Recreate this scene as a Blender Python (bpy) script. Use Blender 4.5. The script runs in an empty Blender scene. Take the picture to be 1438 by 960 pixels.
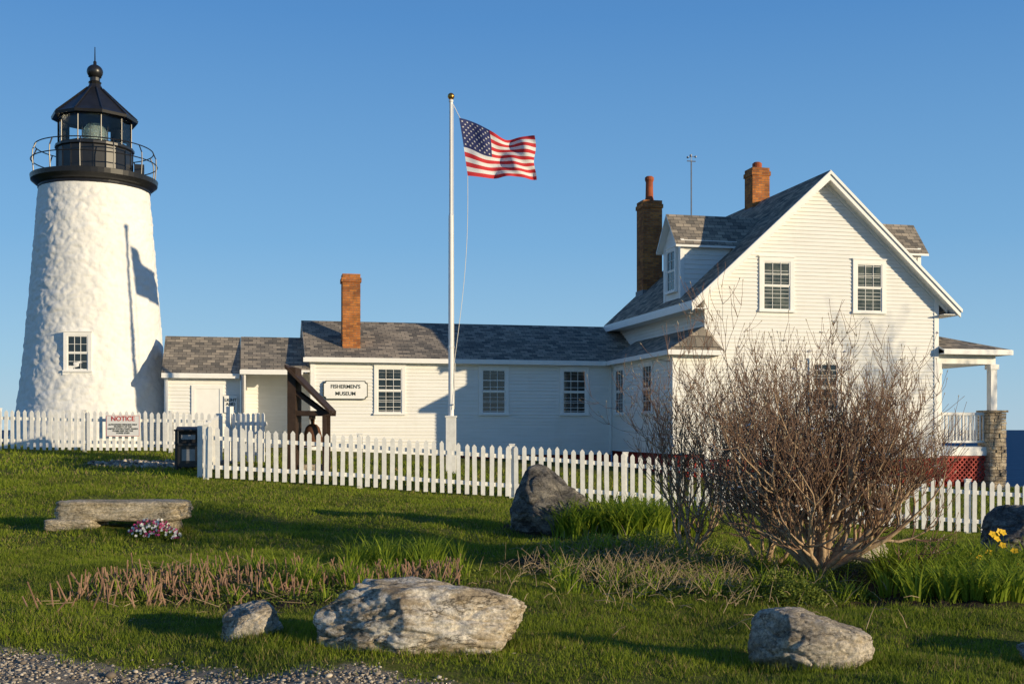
import bpy, math, random
import numpy as np
from mathutils import Vector, noise, Matrix
random.seed(7); rng=np.random.default_rng(7)
C=bpy.context.scene.collection
pi=math.pi
# ---------------------------------------------------------------- materials
def nmat(name):
    m=bpy.data.materials.new(name); m.use_nodes=True
    nt=m.node_tree; b=nt.nodes['Principled BSDF']; return m,nt,b
def N(nt,t,**k):
    n=nt.nodes.new(t)
    for a,v in k.items():
        if a in n.inputs: n.inputs[a].default_value=v
        else: setattr(n,a,v)
    return n
def c4(c): return (c[0],c[1],c[2],1)
def mix(nt,fac,a,b,bt='MIX'):
    n=nt.nodes.new('ShaderNodeMix'); n.data_type='RGBA'; n.blend_type=bt
    for s,v in ((0,fac),(6,a),(7,b)):
        if hasattr(v,'links') or hasattr(v,'is_linked'): nt.links.new(v,n.inputs[s])
        elif s==0: n.inputs[0].default_value=v
        else: n.inputs[s].default_value=c4(v)
    return n.outputs[2]
def ramp(nt,src,p0,p1,c0=(0,0,0),c1=(1,1,1)):
    r=nt.nodes.new('ShaderNodeValToRGB'); e=r.color_ramp.elements
    e[0].position=p0; e[1].position=p1; e[0].color=c4(c0); e[1].color=c4(c1)
    nt.links.new(src,r.inputs[0]); return r.outputs[0]
def coords(nt,kind='Object',scale=None):
    t=nt.nodes.new('ShaderNodeTexCoord'); o=t.outputs[kind]
    if scale:
        m=nt.nodes.new('ShaderNodeMapping'); m.inputs['Scale'].default_value=scale
        nt.links.new(o,m.inputs[0]); o=m.outputs[0]
    return o
def noi(nt,co,scale,detail=4,rough=.6,out='Fac'):
    n=nt.nodes.new('ShaderNodeTexNoise'); n.inputs['Scale'].default_value=scale
    n.inputs['Detail'].default_value=detail; n.inputs['Roughness'].default_value=rough
    nt.links.new(co,n.inputs['Vector']); return n.outputs[out]
def bump(nt,b,h,strength=.3,dist=.01,prev=None):
    n=nt.nodes.new('ShaderNodeBump'); n.inputs['Strength'].default_value=strength
    n.inputs['Distance'].default_value=dist; nt.links.new(h,n.inputs['Height'])
    if prev: nt.links.new(prev,n.inputs['Normal'])
    nt.links.new(n.outputs[0],b.inputs['Normal']); return n.outputs[0]
def simple(name,c,rough=.6,var=.12,scale=6,metal=0,spec=.3,bmp=0,c2=None):
    m,nt,b=nmat(name); co=coords(nt)
    n=noi(nt,co,scale,5)
    dark=c2 if c2 else tuple(x*(1-var) for x in c)
    nt.links.new(mix(nt,ramp(nt,n,.35,.65),dark,c),b.inputs['Base Color'])
    b.inputs['Roughness'].default_value=rough; b.inputs['Metallic'].default_value=metal
    b.inputs['Specular IOR Level'].default_value=spec
    if bmp: bump(nt,b,noi(nt,co,scale*6,4),.5,bmp)
    return m
def mat_siding():
    m,nt,b=nmat('painted_clapboard'); co=coords(nt,scale=(.4,.4,5))
    a=ramp(nt,noi(nt,co,2.2,6,.7),.3,.7)
    col=mix(nt,a,(.75,.74,.70),(.85,.84,.81))
    co2=coords(nt,scale=(1,1,.25)); d=ramp(nt,noi(nt,co2,1.6,5,.7),.52,.8)
    f=nt.nodes.new('ShaderNodeMath'); f.operation='MULTIPLY'; f.inputs[1].default_value=.35; nt.links.new(d,f.inputs[0])
    col=mix(nt,f.outputs[0],col,(.63,.60,.54))
    nt.links.new(col,b.inputs['Base Color']); b.inputs['Roughness'].default_value=.55
    b.inputs['Specular IOR Level'].default_value=.25
    bump(nt,b,noi(nt,co,14,4),.25,.004); return m
def mat_shingle():
    m,nt,b=nmat('asphalt_shingle'); uv=coords(nt,'UV')
    br=N(nt,'ShaderNodeTexBrick'); nt.links.new(uv,br.inputs['Vector'])
    br.inputs['Scale'].default_value=1; br.inputs['Brick Width'].default_value=.24; br.inputs['Row Height'].default_value=.14
    br.inputs['Mortar Size'].default_value=.007; br.inputs['Mortar Smooth'].default_value=.3; br.inputs['Bias'].default_value=0
    br.inputs['Color1'].default_value=(.50,.43,.34,1); br.inputs['Color2'].default_value=(.17,.16,.145,1); br.inputs['Mortar'].default_value=(.08,.076,.07,1)
    n=ramp(nt,noi(nt,uv,1.1,5,.7),.3,.75)
    col=mix(nt,n,(.72,.73,.75),(1.1,1.06,1)); col=mix(nt,1,br.outputs['Color'],col,'MULTIPLY')
    g=ramp(nt,noi(nt,uv,60,3),.3,.7,(.75,.75,.75),(1.15,1.15,1.15)); col=mix(nt,1,col,g,'MULTIPLY')
    nt.links.new(col,b.inputs['Base Color']); b.inputs['Roughness'].default_value=.95; b.inputs['Specular IOR Level'].default_value=.1
    s=nt.nodes.new('ShaderNodeSeparateXYZ'); nt.links.new(uv,s.inputs[0])
    d=nt.nodes.new('ShaderNodeMath'); d.operation='DIVIDE'; d.inputs[1].default_value=.14; nt.links.new(s.outputs[1],d.inputs[0])
    fr=nt.nodes.new('ShaderNodeMath'); fr.operation='FRACT'; nt.links.new(d.outputs[0],fr.inputs[0])
    iv=nt.nodes.new('ShaderNodeMath'); iv.operation='SUBTRACT'; iv.inputs[0].default_value=1; nt.links.new(fr.outputs[0],iv.inputs[1])
    p=bump(nt,b,iv.outputs[0],.8,.02)
    bump(nt,b,br.outputs['Fac'],.5,.006,p); return m
def mat_brick(name,c1,c2,mortar,sc=1):
    m,nt,b=nmat(name); uv=coords(nt,'UV')
    br=N(nt,'ShaderNodeTexBrick'); nt.links.new(uv,br.inputs['Vector'])
    br.inputs['Scale'].default_value=1; br.inputs['Brick Width'].default_value=.21*sc; br.inputs['Row Height'].default_value=.072*sc
    br.inputs['Mortar Size'].default_value=.007*sc; br.inputs['Color1'].default_value=c4(c1); br.inputs['Color2'].default_value=c4(c2); br.inputs['Mortar'].default_value=c4(mortar)
    n=noi(nt,coords(nt),2.5,6,.7); col=mix(nt,ramp(nt,n,.3,.7),(.5,.5,.5),(1.25,1.15,1.05)); col=mix(nt,1,br.outputs['Color'],col,'MULTIPLY')
    nt.links.new(col,b.inputs['Base Color']); b.inputs['Roughness'].default_value=.9; b.inputs['Specular IOR Level'].default_value=.1
    iv=nt.nodes.new('ShaderNodeMath'); iv.operation='SUBTRACT'; iv.inputs[0].default_value=1; nt.links.new(br.outputs['Fac'],iv.inputs[1])
    bump(nt,b,iv.outputs[0],.8,.01); return m
def mat_rock(name,base,dark,light,lich=.3,crack=.35):
    m,nt,b=nmat(name); co=coords(nt)
    n1=noi(nt,co,2.6,9,.72); w=N(nt,'ShaderNodeMapping'); w.inputs['Scale'].default_value=(1.3,1.5,3.2); w.inputs['Rotation'].default_value=(.25,.55,.4); nt.links.new(co,w.inputs[0])
    n2=noi(nt,w.outputs[0],2.0,10,.78); n3=noi(nt,co,34,6,.8)
    col=mix(nt,ramp(nt,n1,.38,.60),dark,base); col=mix(nt,ramp(nt,n2,.47,.57),col,light)
    n4=noi(nt,w.outputs[0],1.5,8,.62)
    ab=N(nt,'ShaderNodeMath',operation='SUBTRACT'); ab.inputs[1].default_value=.5; nt.links.new(n4,ab.inputs[0]); ab2=N(nt,'ShaderNodeMath',operation='ABSOLUTE'); nt.links.new(ab.outputs[0],ab2.inputs[0])
    cr=ramp(nt,ab2.outputs[0],.0,.014,(1-crack,)*3,(1,1,1)); col=mix(nt,1,col,cr,'MULTIPLY')
    sp=ramp(nt,n3,.38,.62,(.5,.5,.5),(1.3,1.28,1.24)); col=mix(nt,1,col,sp,'MULTIPLY')
    l=ramp(nt,noi(nt,co,6,7,.8),.56,.66); f=N(nt,'ShaderNodeMath',operation='MULTIPLY'); f.inputs[1].default_value=lich; nt.links.new(l,f.inputs[0])
    col=mix(nt,f.outputs[0],col,(.45,.32,.15))
    nt.links.new(col,b.inputs['Base Color']); b.inputs['Roughness'].default_value=.9; b.inputs['Specular IOR Level'].default_value=.2
    p=bump(nt,b,n2,.9,.06); p=bump(nt,b,cr,.7,.02,p); bump(nt,b,n3,.6,.014,p); return m
def mat_leaf(name,c1,c2,tr=.35,c3=None):
    m=bpy.data.materials.new(name); m.use_nodes=True; nt=m.node_tree; nt.nodes.clear()
    o=N(nt,'ShaderNodeOutputMaterial'); at=N(nt,'ShaderNodeAttribute'); at.attribute_name='rnd'
    col=mix(nt,at.outputs['Fac'],c1,c2)
    g=nt.nodes.new('ShaderNodeNewGeometry')
    if c3:
        n=ramp(nt,noi(nt,g.outputs['Position'],.7,7,.7),.44,.58)
        col=mix(nt,n,col,mix(nt,at.outputs['Fac'],c3[0],c3[1]))
        dn=ramp(nt,noi(nt,g.outputs['Position'],1.7,5,.7),.45,.8,(.02,.02,.02),(.40,.40,.40))
        ad=N(nt,'ShaderNodeMath',operation='ADD'); nt.links.new(at.outputs['Fac'],ad.inputs[0]); nt.links.new(dn,ad.inputs[1])
        dry=ramp(nt,ad.outputs[0],.99,1.01); col=mix(nt,dry,col,(.40,.31,.13))
    d=N(nt,'ShaderNodeBsdfPrincipled'); d.inputs['Roughness'].default_value=.6; d.inputs['Specular IOR Level'].default_value=.15
    t=N(nt,'ShaderNodeBsdfTranslucent'); ms=N(nt,'ShaderNodeMixShader'); ms.inputs[0].default_value=tr
    nt.links.new(col,d.inputs['Base Color']); nt.links.new(col,t.inputs['Color'])
    nt.links.new(d.outputs[0],ms.inputs[1]); nt.links.new(t.outputs[0],ms.inputs[2]); nt.links.new(ms.outputs[0],o.inputs[0]); return m
M={}
M['siding']=mat_siding(); M['shingle']=mat_shingle()
M['trim']=simple('white_trim_paint',(.86,.85,.82),.45,.06,4)
M['fence']=simple('fence_paint',(.85,.84,.80),.55,.16,7,bmp=.003)
M['brick']=mat_brick('chimney_brick',(.60,.24,.07),(.32,.12,.05),(.26,.2,.14))
M['foundation']=mat_brick('red_foundation',(.40,.045,.035),(.32,.036,.03),(.22,.03,.025),1.4)
M['redpaint']=simple('red_paint',(.48,.06,.045),.6)
M['glass']=simple('window_glass',(.022,.028,.028),.06,.5,2.2,spec=.7,c2=(.008,.012,.012))
M['curtain']=simple('curtain_glass',(.11,.12,.09),.08,.7,3,spec=.6,c2=(.022,.03,.024))
M['black']=simple('black_iron',(.018,.018,.02),.35,.3,5,spec=.5)
M['dark']=simple('dark_stained_wood',(.05,.03,.02),.7,.4,8)
M['bronze']=simple('bronze_bell',(.20,.09,.04),.45,.4,7,metal=.3)
M['gold']=simple('gilded_ball',(.5,.27,.06),.3,.2,6,metal=.9)
M['terra']=simple('terracotta_pot',(.38,.10,.04),.8,.3,6)
M['grey']=simple('galvanised_metal',(.3,.3,.31),.4,.2,6,metal=.6)
M['lead']=simple('lead_flashing',(.22,.22,.23),.6,.2,6)
M['rope']=simple('rope',(.7,.68,.62),.9)
M['pole']=simple('pole_paint',(.83,.82,.8),.35,.08,3)
M['textk']=simple('black_lettering',(.02,.03,.025),.6)
M['textr']=simple('red_lettering',(.55,.03,.02),.6)
M['rockA']=mat_rock('granite_tan',(.60,.50,.36),(.30,.24,.17),(.80,.74,.64),.45,.7)
M['rockB']=mat_rock('granite_grey',(.52,.45,.35),(.27,.23,.18),(.66,.59,.49),.4,.5)
M['rockD']=mat_rock('dark_basalt',(.17,.16,.15),(.08,.078,.08),(.27,.25,.22),.2,.5)
M['slab']=mat_rock('bench_stone',(.54,.45,.31),(.36,.30,.21),(.64,.55,.41),.4,.4)
M['stone']=mat_rock('field_stone',(.50,.40,.28),(.24,.20,.16),(.60,.52,.4),.3,.3)
M['bark']=simple('pale_bark',(.52,.385,.24),.85,.5,20,bmp=.003,c2=(.29,.19,.12))
M['twig']=simple('twig_bark',(.27,.165,.105),.8,.4,10,c2=(.15,.088,.058))
M['bud']=simple('buds',(.5,.42,.28),.8)
M['petal']=simple('white_petals',(.86,.83,.8),.6)
M['straw']=simple('dry_stems',(.44,.34,.20),.9,.5,5,c2=(.20,.145,.09))
M['stalk']=simple('brown_stalks',(.38,.23,.15),.9,.5,5,c2=(.19,.11,.075))
M['grass']=mat_leaf('grass_blades',(.15,.215,.018),(.33,.39,.04),.45,((.10,.155,.018),(.25,.29,.04)))
M['lily']=mat_leaf('daylily_leaves',(.15,.24,.02),(.38,.46,.05),.45)
M['weed']=mat_leaf('ground_cover_leaves',(.07,.12,.022),(.26,.30,.05),.35)
# ---------------------------------------------------------------- mesh builder
class MB:
    def __init__(s): s.v=[]; s.f=[]; s.m=[]; s.uv=[]; s.r=[]
    def face(s,pts,mi=0,uv=None,r=0.):
        i=len(s.v); s.v+= [tuple(p) for p in pts]; s.f.append(tuple(range(i,i+len(pts)))); s.m.append(mi)
        if uv is None: uv=[(0,0)]*len(pts)
        s.uv+=list(uv); s.r+=[r]*len(pts)
    def autouv(s,pts,vdir=None):
        p=[Vector(q) for q in pts]; n=(p[1]-p[0]).cross(p[2]-p[0])
        if n.length<1e-9: n=Vector((0,0,1))
        n.normalize(); t=Vector((0,0,1)).cross(n)
        if t.length<1e-3: t=Vector((1,0,0))
        t.normalize(); b=n.cross(t)
        return [(q.dot(t),q.dot(b)) for q in p]
    def q(s,pts,mi=0): s.face(pts,mi,s.autouv(pts))
    def box(s,x0,x1,y0,y1,z0,z1,mi=0):
        a=[(x0,y0,z0),(x1,y0,z0),(x1,y1,z0),(x0,y1,z0),(x0,y0,z1),(x1,y0,z1),(x1,y1,z1),(x0,y1,z1)]
        for f in ((3,2,1,0),(4,5,6,7),(0,1,5,4),(1,2,6,5),(2,3,7,6),(3,0,4,7)): s.q([a[i] for i in f],mi)
    def obox(s,o,t,n,s0,s1,d0,d1,z0,z1,mi=0):
        o=Vector((o[0],o[1],0)); t=Vector((t[0],t[1],0)); n=Vector((n[0],n[1],0))
        P=lambda a,d,z: o+t*a+n*d+Vector((0,0,z))
        a=[P(s0,d1,z0),P(s1,d1,z0),P(s1,d0,z0),P(s0,d0,z0),P(s0,d1,z1),P(s1,d1,z1),P(s1,d0,z1),P(s0,d0,z1)]
        for f in ((3,2,1,0),(4,5,6,7),(0,1,5,4),(1,2,6,5),(2,3,7,6),(3,0,4,7)): s.q([a[i] for i in f],mi)
    def ext(s,poly,vec,mi=0,ms=None,mb=None):
        ms=mi if ms is None else ms; mb=ms if mb is None else mb
        a=[Vector(p) for p in poly]; v=Vector(vec); b=[p+v for p in a]
        s.q(a,mi); s.q(b[::-1],mb)
        n=len(a)
        for i in range(n):
            j=(i+1)%n; s.q([a[j],a[i],b[i],b[j]],ms)
    def tube(s,pts,rad,k=6,mi=0,cap=True,r=0.):
        pts=[Vector(p) for p in pts]; n=len(pts)
        if not hasattr(rad,'__len__'): rad=[rad]*n
        base=len(s.v); up=Vector((0,0,1))
        for i,p in enumerate(pts):
            d=(pts[min(i+1,n-1)]-pts[max(i-1,0)])
            if d.length<1e-9: d=up.copy()
            d.normalize(); a=d.cross(Vector((.31,.95,.05)) if abs(d.z)>.5 else up); a.normalize(); b=d.cross(a)
            for j in range(k):
                t=2*pi*j/k; s.v.append(tuple(p+(a*math.cos(t)+b*math.sin(t))*rad[i]))
        for i in range(n-1):
            for j in range(k):
                a0=base+i*k+j; a1=base+i*k+(j+1)%k
                s.f.append((a0,a1,a1+k,a0+k)); s.m.append(mi); s.uv+=[(0,0)]*4; s.r+=[r]*4
        if cap:
            for st in (base,base+(n-1)*k):
                s.f.append(tuple(range(st,st+k))); s.m.append(mi); s.uv+=[(0,0)]*k; s.r+=[r]*k
    def lathe(s,prof,cx=0,cy=0,k=24,mi=0,rot=0):
        base=len(s.v); n=len(prof)
        for r,z in prof:
            for j in range(k):
                t=2*pi*j/k+rot; s.v.append((cx+r*math.cos(t),cy+r*math.sin(t),z))
        for i in range(n-1):
            for j in range(k):
                a0=base+i*k+j; a1=base+i*k+(j+1)%k
                s.f.append((a0,a1,a1+k,a0+k)); s.m.append(mi); s.uv+=[(0,0)]*4; s.r+=[0.]*4
        for st,rr in ((base,prof[0][0]),(base+(n-1)*k,prof[-1][0])):
            if rr>1e-3: s.f.append(tuple(range(st,st+k))); s.m.append(mi); s.uv+=[(0,0)]*k; s.r+=[0.]*k
    def obj(s,name,mats,parent=None,smooth=False,loc=None,rot=None,bevel=0):
        me=bpy.data.meshes.new(name); me.from_pydata(s.v,[],s.f)
        for m in mats: me.materials.append(m)
        me.polygons.foreach_set('material_index',s.m)
        ul=me.uv_layers.new(name='UVMap'); ul.data.foreach_set('uv',np.array(s.uv,dtype=np.float32).ravel())
        if any(s.r):
            at=me.attributes.new('rnd','FLOAT','CORNER'); at.data.foreach_set('value',np.array(s.r,dtype=np.float32))
        if smooth: me.polygons.foreach_set('use_smooth',[True]*len(me.polygons))
        me.update(); o=bpy.data.objects.new(name,me); C.objects.link(o)
        if parent: o.parent=parent
        if loc: o.location=loc
        if rot: o.rotation_euler=rot
        if bevel:
            import bmesh
            bm=bmesh.new(); bm.from_mesh(me); bmesh.ops.remove_doubles(bm,verts=bm.verts,dist=1e-5); bm.to_mesh(me); bm.free()
            md=o.modifiers.new('bevel','BEVEL'); md.width=bevel; md.segments=2
        return o
def empty(name,loc=(0,0,0),rz=0):
    o=bpy.data.objects.new(name,None); C.objects.link(o); o.location=loc; o.rotation_euler=(0,0,rz); o.empty_display_size=.2; return o
def fastmesh(name,V,F,mat,rnd=None):
    me=bpy.data.meshes.new(name); k=F.shape[1]
    me.vertices.add(len(V)); me.vertices.foreach_set('co',V.astype(np.float32).ravel())
    me.loops.add(F.size); me.loops.foreach_set('vertex_index',F.astype(np.int32).ravel())
    me.polygons.add(len(F)); me.polygons.foreach_set('loop_start',(np.arange(len(F))*k).astype(np.int32))
    me.polygons.foreach_set('loop_total',np.full(len(F),k,dtype=np.int32))
    me.update(calc_edges=True)
    if rnd is not None:
        at=me.attributes.new('rnd','FLOAT','POINT'); at.data.foreach_set('value',rnd.astype(np.float32))
    me.materials.append(mat); o=bpy.data.objects.new(name,me); C.objects.link(o); return o
# ---------------------------------------------------------------- terrain
RY=np.array([-60,0,8,13,17,23,31,36,41,46,60,90,160.])
CX=np.array([-60,-14,-6,0,4,8.5,14,60.])
T=np.array([
[-1.6]*8,
[-1.6,-1.6,-1.6,-1.6,-1.62,-1.65,-1.7,-1.9],
[-1.6,-1.6,-1.6,-1.6,-1.63,-1.68,-1.74,-1.9],
[-1.5,-1.53,-1.53,-1.56,-1.63,-1.74,-1.85,-2.1],
[-1.2,-1.3,-1.38,-1.5,-1.62,-1.84,-2.05,-2.3],
[-.8,-.85,-.97,-1.40,-1.68,-2.10,-2.42,-3],
[-.5,-.48,-.62,-1.05,-1.25,-1.45,-1.75,-2.8],
[-.5,-.5,-.55,-.9,-1.1,-1.45,-1.75,-3],
[-1.,-.8,-.7,-1,-1.2,-1.8,-3.4,-6],
[-3.5,-3.2,-3,-3,-3.2,-3.8,-6,-9],
[-9]*8,[-14]*8,[-16]*8])
def _h(x,y):
    x=np.clip(x,CX[0],CX[-1]-1e-6); y=np.clip(y,RY[0],RY[-1]-1e-6)
    i=np.clip(np.searchsorted(CX,x,side='right')-1,0,len(CX)-2); j=np.clip(np.searchsorted(RY,y,side='right')-1,0,len(RY)-2)
    fx=(x-CX[i])/(CX[i+1]-CX[i]); fy=(y-RY[j])/(RY[j+1]-RY[j])
    return (T[j,i]*(1-fx)+T[j,i+1]*fx)*(1-fy)+(T[j+1,i]*(1-fx)+T[j+1,i+1]*fx)*fy
def H(x,y):
    x=np.asarray(x,float); y=np.asarray(y,float)
    z=sum(_h(x+dx,y+dy) for dx,dy in ((0,0),(1.2,0),(-1.2,0),(0,1.2),(0,-1.2)))/5
    a=np.clip((22-y)/3,.3,1)
    z=z+a*(.055*np.sin(x*1.1+y*.7)*np.sin(y*1.3-x*.4)+.028*np.sin(x*2.4-1.3*y+1)*np.sin(y*2.1+.6*x)+.012*np.sin(x*5.1+y)*np.sin(y*4.3-x))
    return z
def hh(x,y): return float(H(x,y))
def ell(x,y,cx,cy,rx,ry): return 1-np.sqrt(((x-cx)/rx)**2+((y-cy)/ry)**2)
def bedmask(x,y):
    w=.12*np.sin(x*4+y*3)+.1*np.sin(y*5.3-x*2)
    b=np.maximum.reduce([ell(x,y,-2.3,11.3,2.2,1.3),ell(x,y,2.0,13.0,2.1,2.7),ell(x,y,4.6,11.8,2.6,2.0),ell(x,y,1.6,17,1.9,1.5)])
    return np.clip((b+w*.5)*6,0,1)
def gravmask(x,y):
    edge=np.interp(x,[-9,-4.6,-3.2,-2,0,.5,.9],[9.6,8.72,8.05,7.6,7.12,6.7,6.0])+.10*np.sin(x*5)+.06*np.sin(x*13+1)
    g=np.clip((edge-y)*1.8+.5,0,1)
    g2=np.clip(ell(x,y,-8.0,26.2,1.9,1.0)*5,0,1)
    return np.maximum(g,g2)
def ax(segs):
    out=[]
    for a,b,s in segs: out+=list(np.arange(a,b-1e-6,s))
    out.append(segs[-1][1]); return np.array(out)
gx=ax([(-60,-16,4),(-16,-7,.4),(-7,7,.1),(7,18,.4),(18,60,4)]); gy=ax([(-60,0,6),(0,6,.5),(6,17,.1),(17,44,.35),(44,160,3)])
X,Y=np.meshgrid(gx,gy); Z=H(X,Y)
bm_=bedmask(X,Y); gm=gravmask(X,Y)
Z=Z+bm_*.03+rng.normal(0,.006,Z.shape)*(1+bm_*1.5)*(Y<20)
nx,ny=len(gx),len(gy); idx=np.arange(nx*ny).reshape(ny,nx)
F=np.stack([idx[:-1,:-1],idx[:-1,1:],idx[1:,1:],idx[1:,:-1]],-1).reshape(-1,4)
m,nt,b=nmat('ground_soil_and_turf')
g=nt.nodes.new('ShaderNodeNewGeometry'); P=g.outputs['Position']
turf=mix(nt,ramp(nt,noi(nt,P,1.2,6,.7),.35,.65),(.07,.10,.016),(.15,.17,.035)); turf=mix(nt,ramp(nt,noi(nt,P,25,4,.7),.45,.75),turf,(.19,.15,.07))
soil=mix(nt,ramp(nt,noi(nt,P,9,6,.7),.35,.7),(.025,.018,.012),(.12,.085,.06))
grav=mix(nt,ramp(nt,noi(nt,P,30,5,.8),.35,.65),(.16,.14,.11),(.40,.35,.28))
ab=N(nt,'ShaderNodeAttribute'); ab.attribute_name='bed'; ag=N(nt,'ShaderNodeAttribute'); ag.attribute_name='gravel'
col=mix(nt,ab.outputs['Fac'],turf,soil)
gf=N(nt,'ShaderNodeMath',operation='ADD'); nt.links.new(ag.outputs['Fac'],gf.inputs[0]); nn=N(nt,'ShaderNodeMath',operation='MULTIPLY_ADD'); nt.links.new(noi(nt,P,5,5,.7),nn.inputs[0]); nn.inputs[1].default_value=1.2; nn.inputs[2].default_value=-.6; nt.links.new(nn.outputs[0],gf.inputs[1])
col=mix(nt,ramp(nt,gf.outputs[0],.35,.6),col,grav)
nt.links.new(col,b.inputs['Base Color']); b.inputs['Roughness'].default_value=1; b.inputs['Specular IOR Level'].default_value=.05
bump(nt,b,noi(nt,P,22,6,.75),.9,.04)
ter=fastmesh('ground',np.stack([X,Y,Z],-1).reshape(-1,3),F,m)
for nme,a in (('bed',bm_),('gravel',gm)):
    at=ter.data.attributes.new(nme,'FLOAT','POINT'); at.data.foreach_set('value',a.astype(np.float32).ravel())
ter.data.polygons.foreach_set('use_smooth',[True]*len(ter.data.polygons))
# sea
m,nt,b=nmat('sea_water'); g=nt.nodes.new('ShaderNodeNewGeometry')
b.inputs['Roughness'].default_value=.7; b.inputs['Specular IOR Level'].default_value=.04; mp=N(nt,'ShaderNodeMapping'); mp.inputs['Scale'].default_value=(.12,.35,1); nt.links.new(g.outputs['Position'],mp.inputs[0])
nn=noi(nt,mp.outputs[0],1,8,.65); nt.links.new(mix(nt,ramp(nt,nn,.4,.65),(.008,.045,.12),(.02,.085,.19)),b.inputs['Base Color']); bump(nt,b,nn,.6,.5)
s=MB(); s.q([(-20000,-20000,-11),(20000,-20000,-11),(20000,30000,-11),(-20000,30000,-11)]); s.obj('sea',[m])
# ---------------------------------------------------------------- HOUSE
TH=math.radians(13); OX,OY=5.26,31.0
house=empty('white_clapboard_house',(OX,OY,0),TH)
def clap(mb,a,b,z0,z1,n,clip=None,h=.105):
    a=Vector((a[0],a[1],0)); b=Vector((b[0],b[1],0)); L=(b-a).length; t=(b-a)/L; n=Vector((n[0],n[1],0))
    k=int(math.ceil((z1-z0)/h-1e-6))
    for i in range(k):
        zb=z0+i*h; zt=min(z1,zb+h)
        s0,s1=(0,L) if not clip else clip(zb); u0,u1=(0,L) if not clip else clip(zt)
        if s1-s0<.02: continue
        d=.026+random.uniform(-.002,.004)
        P=lambda s,d,z:a+t*s+n*d+Vector((0,0,z))
        mb.q([P(s0,d,zb),P(s1,d,zb),P(u1,.003,zt),P(u0,.003,zt)])
        mb.q([P(s0,0,zb),P(s1,0,zb),P(s1,d,zb),P(s0,d,zb)])
def window(parent,o,t,n,w,h,z0,cols=3,rows=2,curtain=False,name='window',tw=.1):
    mb=MB(); hw=w/2
    mb.obox(o,t,n,-hw-tw,-hw,.0,.06,z0,z0+h); mb.obox(o,t,n,hw,hw+tw,.0,.06,z0,z0+h)
    mb.obox(o,t,n,-hw-tw,hw+tw,.0,.06,z0+h,z0+h+tw); mb.obox(o,t,n,-hw-tw-.02,hw+tw+.02,.0,.085,z0+h+tw,z0+h+tw+.03)
    mb.obox(o,t,n,-hw-tw-.02,hw+tw+.02,.0,.09,z0-.06,z0)
    zm=z0+h/2
    for (a0,a1,dd) in ((z0,zm,.0),(zm,z0+h,.012)):
        st=.032
        mb.obox(o,t,n,-hw,-hw+st,.02,.035+dd,a0,a1); mb.obox(o,t,n,hw-st,hw,.02,.035+dd,a0,a1)
        mb.obox(o,t,n,-hw+st,hw-st,.02,.035+dd,a0,a0+.035); mb.obox(o,t,n,-hw+st,hw-st,.02,.035+dd,a1-.03,a1)
        ww=w-2*st; hx=(a1-a0-.065)
        for c in range(1,cols):
            x=-hw+st+ww*c/cols; mb.obox(o,t,n,x-.006,x+.006,.02,.033+dd,a0+.035,a1-.03)
        for r in range(1,rows):
            z=a0+.035+hx*r/rows; mb.obox(o,t,n,-hw+st,hw-st,.02,.031+dd,z-.006,z+.006)
    mb.obox(o,t,n,-hw,hw,.015,.026,z0,z0+h,1)
    return mb.obj(name,[M['trim'],M['curtain'] if curtain else M['glass']],parent)
W=7.1; ZA=7.17; SL=.911; UM=3.55; ZB=-.66
mb=MB()
def gclip(z):
    d=(ZA-.12-z)/SL
    return (max(0,UM-d),min(W,UM+d)) if d>0 else (1,1)
clap(mb,(0,0),(W,0),ZB,ZA-.14,(0,-1),gclip)
clap(mb,(0,7.2),(0,0),ZB,3.75,(-1,0)); clap(mb,(W,0),(W,7.2),ZB,3.75,(1,0))
clap(mb,(W,7.2),(0,7.2),ZB,ZA-.14,(0,1),gclip)
mb.obj('walls',[M['siding']],house)
mb=MB(); mb.box(.04,W-.04,.04,7.1,-2,ZB-.0); mb.box(-.93+.04,.03,.05,5.4,-2,ZB); mb.box(-10.25,-.96,5.35,9.6,-1.8,ZB-.03); mb.obj('foundation',[M['foundation']],house)
mb=MB(); mb.ext([(.01,.01,ZB),(W-.01,.01,ZB),(W-.01,.01,3.7),(UM,.01,ZA-.2),(.01,.01,3.7)],(0,7.1,0)); mb.obj('wall_core',[M['trim']],house)
mb=MB()
mb.box(-.03,.11,-.04,.0,ZB,3.75); mb.box(W-.11,W+.03,-.04,.0,ZB,3.75); mb.box(W,W+.04,.0,.11,ZB,3.6)
mb.box(-.035,W+.04,-.05,-.0,ZB-.14,ZB); mb.box(-.04,0,.0,7.2,3.2,3.6)
for sgn in (-1,1):
    P=lambda d,dz:(UM+sgn*d,-.045,ZA-.13-SL*d+dz)
    mb.ext([P(0,0),P(3.85,0),P(3.85,-.2),P(0,-.2)],(0,.04,0))
mb.obj('corner_boards',[M['trim']],house)
V0,V1=-.38,7.5
mb=MB()
def slope(sg):
    e=UM+sg*4.05; return [(e,V0,ZA-SL*4.05),(UM,V0,ZA),(UM,V1,ZA),(e,V1,ZA-SL*4.05)]
a=slope(-1); b_=slope(1)
mb.ext([a[0],a[1],a[2],a[3]][::-1],(0,0,-.07),0,1); mb.ext([b_[0],b_[1],b_[2],b_[3]],(0,0,-.07),0,1)
mb.obj('roof',[M['shingle'],M['trim']],house)
mb=MB()
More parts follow.
